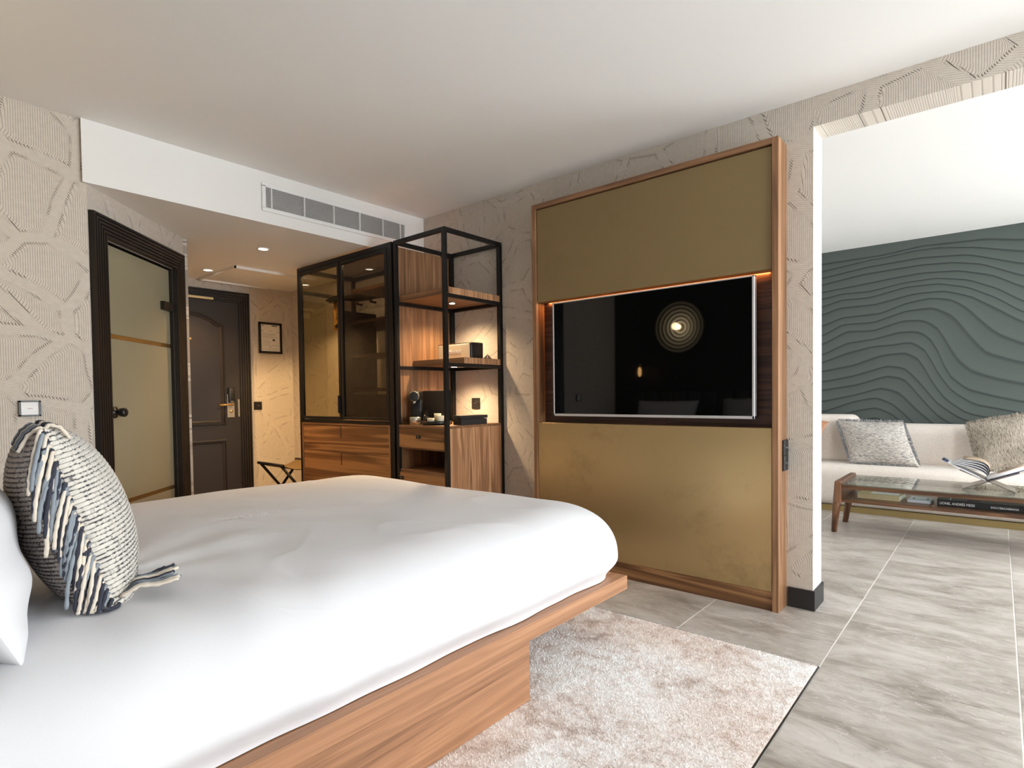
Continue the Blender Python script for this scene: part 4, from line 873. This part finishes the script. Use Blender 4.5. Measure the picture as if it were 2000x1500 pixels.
# ------------------------------------------------------------------ lounge: sofa
so = thing('sofa', 'long cream boucle sofa on a gold plinth under the green wall', 'sofa', (3.0, 3.1, 0))
def rbox(nm, a, b, r, m, par, seg=5): return box(nm, a, b, m, par, r, seg, True)
box('plinth', (1.45, 2.80, 0.0), (4.85, 3.50, 0.055), GOLDP, so)
rbox('seat', (1.40, 2.755, 0.055), (4.90, 3.42, 0.425), 0.085, BOUCLE, so, 6)
rbox('backrest', (2.50, 3.24, 0.38), (4.90, 3.54, 0.790), 0.09, BOUCLE, so, 6)
rbox('side_bolster', (1.40, 3.16, 0.40), (2.545, 3.52, 0.872), 0.075, BOUCLE, so, 6)
TW1 = m_tweed('pale_grey_tweed', c(220, 212, 202), c(70, 72, 82)); TW2 = m_tweed('taupe_tweed', c(196, 184, 168), c(84, 74, 66), True)
FR = m_tweed('blue_grey_fringe', c(178, 178, 180), c(92, 94, 102))
def sofa_cushion(label, loc, ang, lean, yaw_, a, b, m, fr, shear=0.0):
    cz_, sz_ = math.cos(ang), math.sin(ang)
    R = Matrix.Rotation(yaw_, 3, 'Z') @ Matrix.Rotation(-lean, 3, 'X') @ Matrix.Rotation(ang, 3, 'Y')
    t = pillow('sofa_cushion', label, a, b, 0.085, loc, (R.col[0], R.col[1], R.col[2]), (m, m), 36, 36, seed=4, cat='cushion', shear=shear, pinch=0.12, group='tweed cushions on the sofa')
    # fringe: many short threads round the seam, one mesh
    V = []; Fc = []; rr = random.Random(5); n = 0
    for k in range(900):
        e = k % 4; s = rr.uniform(-0.97, 0.97); j = 0.945
        if e == 0: p = Vector((a*s, 0, b*j)); d = Vector((0, 0, 1))
        elif e == 1: p = Vector((a*s, 0, -b*j)); d = Vector((0, 0, -1))
        elif e == 2: p = Vector((a*j, 0, b*s)); d = Vector((1, 0, 0))
        else: p = Vector((-a*j, 0, b*s)); d = Vector((-1, 0, 0))
        p.x -= shear*p.z; L = 0.016+0.014*rr.random(); tt = Vector((d.z, 0, -d.x))*0.0022; y = rr.uniform(-0.012, 0.012)
        q = p+d*L+tt*rr.uniform(-3, 3)+Vector((0, y, 0))
        V += [p-tt, p+tt, q+tt*0.7, q-tt*0.7, p-tt+Vector((0, 0.005, 0)), p+tt+Vector((0, 0.005, 0)), q+tt*0.7+Vector((0, 0.004, 0)), q-tt*0.7+Vector((0, 0.004, 0))]
        Fc += [tuple(i+n for i in f) for f in BF]; n += 8
    f = mk('fringe', V, Fc, fr, t, False, True); f['kind'] = 'stuff'
    return t
sofa_cushion('pale grey tweed cushion with blue fringe resting against the sofa bolster', (2.735, 3.045, 0.628), math.radians(1), math.radians(20), math.radians(2), 0.268, 0.205, TW1, FR, 0.34)
sofa_cushion('darker taupe tweed cushion leaning at the other end of the sofa', (3.675, 3.075, 0.675), math.radians(-14), math.radians(18), math.radians(-4), 0.255, 0.215, TW2, TW2)
Rl = Matrix.Rotation(math.radians(-18), 3, 'X') @ Matrix.Rotation(math.radians(18), 3, 'Y'); lcor = Rl @ Vector((0.20, 0, 0.20))
lc = pillow('leather_cushion', 'tan leather cushion corner showing past the wall end', 0.20, 0.20, 0.055, Vector((2.350, 3.03, 0.812))-lcor, (Rl.col[0], Rl.col[1], Rl.col[2]), (LEATHER, LEATHER), 30, 30, seed=2, cat='cushion', pinch=0.16)

# ------------------------------------------------------------------ coffee table
ct = thing('coffee_table', 'low walnut coffee table with glass top and open shelf', 'table', (3.4, 2.1, 0))
TX0, TX1, TY0, TY1 = 2.632, 4.40, 1.80, 2.43
for xa, s in ((TX0, 1), (TX1-0.045, -1)):
    box('end_board', (xa, TY0+0.005, 0.245), (xa+0.045, TY1-0.005, 0.412), TABZ, ct, 0.006, 2)
    for ya, yb in ((TY0+0.035, 1.905), (TY1-0.035, 2.335)):
        tube('leg', [(xa+0.022, ya, 0.40), (xa+0.022-0.020*s, (ya+yb)/2, 0.20), (xa+0.022-0.042*s, yb, 0.0)], [0.026, 0.028, 0.020], TABZ, ct, 14)
box('shelf_board', (TX0+0.045, TY0+0.04, 0.250), (TX1-0.045, TY1-0.03, 0.274), TABW, ct, 0.002, 1)
box('front_rail', (TX0+0.045, TY0+0.045, 0.352), (TX1-0.045, TY0+0.070, 0.385), TABW, ct, 0.002, 1); box('rear_rail', (TX0+0.045, TY1-0.07, 0.352), (TX1-0.045, TY1-0.045, 0.385), TABW, ct, 0.002, 1)
box('glass_top', (TX0+0.040, TY0+0.01, 0.386), (TX1-0.040, TY1-0.01, 0.396), TABG, ct, 0.001, 1)
SZ = 0.274
def book(name, label, x0, x1, y0, y1, h, cover, pages, yaw_=0.0, cat='book'):
    t = thing(name, label, cat, ((x0+x1)/2, (y0+y1)/2, SZ))
    X = Matrix.Translation(((x0+x1)/2, (y0+y1)/2, SZ)) @ Matrix.Rotation(yaw_, 4, 'Z'); w_, d_ = (x1-x0)/2, (y1-y0)/2
    box('back_board', (-w_, -d_, 0.0005), (w_, d_, 0.003), cover, t, xf=X); box('front_board', (-w_, -d_, h-0.003), (w_, d_, h), cover, t, xf=X)
    box('spine', (-w_, -d_-0.002, 0.0005), (w_, -d_+0.001, h), cover, t, xf=X); box('pages', (-w_+0.004, -d_+0.001, 0.003), (w_-0.004, d_-0.004, h-0.003), pages, t, xf=X)
    return t, X, w_, d_
CREAMC = plain('cream_cover', c(206, 190, 152), 0.6, 0, 0.4, 30); PALEB = plain('pale_cover', c(216, 220, 230), 0.5); BKC = plain('black_cover', c(24, 24, 27), 0.35)
t, X, w_, d_ = book('art_book', 'cream covered book on the coffee table shelf nearest the end board', 2.77, 3.045, 1.96, 2.22, 0.040, CREAMC, PAPER, -0.06)
box('cover_print', (-0.06, -0.10, 0.040), (0.12, 0.08, 0.0404), MAGP, t, xf=X); box('cover_print', (-0.11, 0.02, 0.040), (-0.06, 0.11, 0.0404), GREYP, t, xf=X)
t, X, w_, d_ = book('booklet', 'thin white booklet on the coffee table shelf between two books', 3.085, 3.225, 1.98, 2.17, 0.018, PALEB, PAPER, -0.04)
box('cover_print', (-0.045, -0.05, 0.018), (0.05, -0.045, 0.0184), INK, t, xf=X); box('cover_print', (-0.045, -0.03, 0.018), (-0.038, 0.03, 0.0184), INK, t, xf=X); box('cover_print', (0.04, -0.03, 0.018), (0.047, 0.03, 0.0184), INK, t, xf=X)
t, X, w_, d_ = book('photo_book', 'thick black book with white spine lettering on the coffee table shelf', 3.262, 3.735, 1.93, 2.26, 0.048, BKC, PAPER, 0.0)
text('spine_title', 'LIONEL ANDRÉS MESSI', 0.0250, X @ frame3((-w_+0.014, -d_-0.0022, 0.015), (1, 0, 0), (0, 0, 1), (0, -1, 0)), WHITEP, t, sx=0.78)
text('spine_publisher', 'DOLCE&GABBANA', 0.0185, X @ frame3((-w_+0.295, -d_-0.0022, 0.016), (1, 0, 0), (0, 0, 1), (0, -1, 0)), WHITEP, t, sx=0.92)
for (xa, xb_, ya, yb_, m) in ((-0.215, -0.175, -0.11, 0.02, GREYP), (-0.165, -0.16, -0.15, 0.05, WHITEP), (-0.15, -0.08, -0.12, 0.0, GREYP), (-0.07, 0.0, -0.14, -0.02, plain('dark_print', c(58, 58, 62), 0.5)), (0.005, 0.06, -0.10, 0.03, GREYP)):
    box('cover_photo', (xa, ya, 0.048), (xb_, yb_, 0.0484), m, t, xf=X)
# acrylic stand and magazine
bs = thing('book_stand', 'crossed clear acrylic book stand on the glass table top', 'stand', (3.53, 2.1, 0.396))
def slab(nm, p, q, th_, ya, yb_, m, par):
    p, q = Vector((p[0], 0, p[1])), Vector((q[0], 0, q[1])); d = (q-p).normalized(); nn = Vector((-d.z, 0, d.x))*th_/2
    pl = [p-nn, q-nn, q+nn, p+nn]; return prism(nm, [(v.x, v.z) for v in pl], ya, yb_, m, par, 'y')
slab('stand_leaf', (3.400, 0.400), (3.705, 0.535), 0.008, 1.99, 2.20, ACRYL, bs); slab('stand_leaf', (3.685, 0.400), (3.385, 0.535), 0.008, 1.99, 2.20, ACRYL, bs)
mg = thing('magazine', 'open magazine with curling pages on the acrylic stand', 'magazine', (3.53, 2.1, 0.47))
def sheet(nm, prof, ya, yb_, th_, m):
    n = len(prof); V = [(x, y, z+h) for h in (0, th_) for y in (ya, yb_) for x, z in prof]
    Fc = [(i, i+1, n+i+1, n+i) for i in range(n-1)]+[(2*n+i, 3*n+i, 3*n+i+1, 2*n+i+1) for i in range(n-1)]+[(i, 2*n+i, 2*n+i+1, i+1) for i in range(n-1)]+[(n+i, n+i+1, 3*n+i+1, 3*n+i) for i in range(n-1)]+[(0, n, 3*n, 2*n), (n-1, 3*n-1, 4*n-1, 2*n-1)]
    return mk(nm, V, Fc, m, mg, True)
def curve(p0, p1, p2, p3, n=14): return [tuple((1-t)**3*np.array(p0)+3*(1-t)**2*t*np.array(p1)+3*(1-t)*t*t*np.array(p2)+t**3*np.array(p3)) for t in np.linspace(0, 1, n)]
sheet('page_block', [(3.537, 0.476), (3.62, 0.512), (3.76, 0.575)], 1.98, 2.21, 0.016, MAGP)
sheet('photo_page', [(3.59, 0.5155), (3.66, 0.5465), (3.76, 0.592)], 2.06, 2.20, 0.001, SEPIA); sheet('cover', [(3.535, 0.471), (3.62, 0.508), (3.77, 0.574)], 1.975, 2.215, 0.002, NAVY)
sheet('cover', [(3.528, 0.471), (3.44, 0.516), (3.37, 0.552), (3.285, 0.600)], 1.975, 2.215, 0.002, MAGP)
sheet('title_block', [(3.318, 0.5835), (3.285, 0.602)], 1.974, 2.13, 0.003, NAVY)
for q, (hx_, hz_) in enumerate(((0.0, 0.0), (0.006, 0.018), (0.012, 0.036), (0.020, 0.056), (0.026, 0.070))):
    sheet('curled_page', curve((3.532, 0.478), (3.548+hx_, 0.515+hz_*1.0), (3.51+hx_, 0.545+hz_), (3.34+0.012*q, 0.577+0.006*q)), 1.98+0.002*q, 2.21, 0.0016, MAGP)
sheet('photo_page', curve((3.538, 0.50), (3.575, 0.56), (3.54, 0.625), (3.40, 0.612)), 1.985, 2.205, 0.0012, SEPIA)
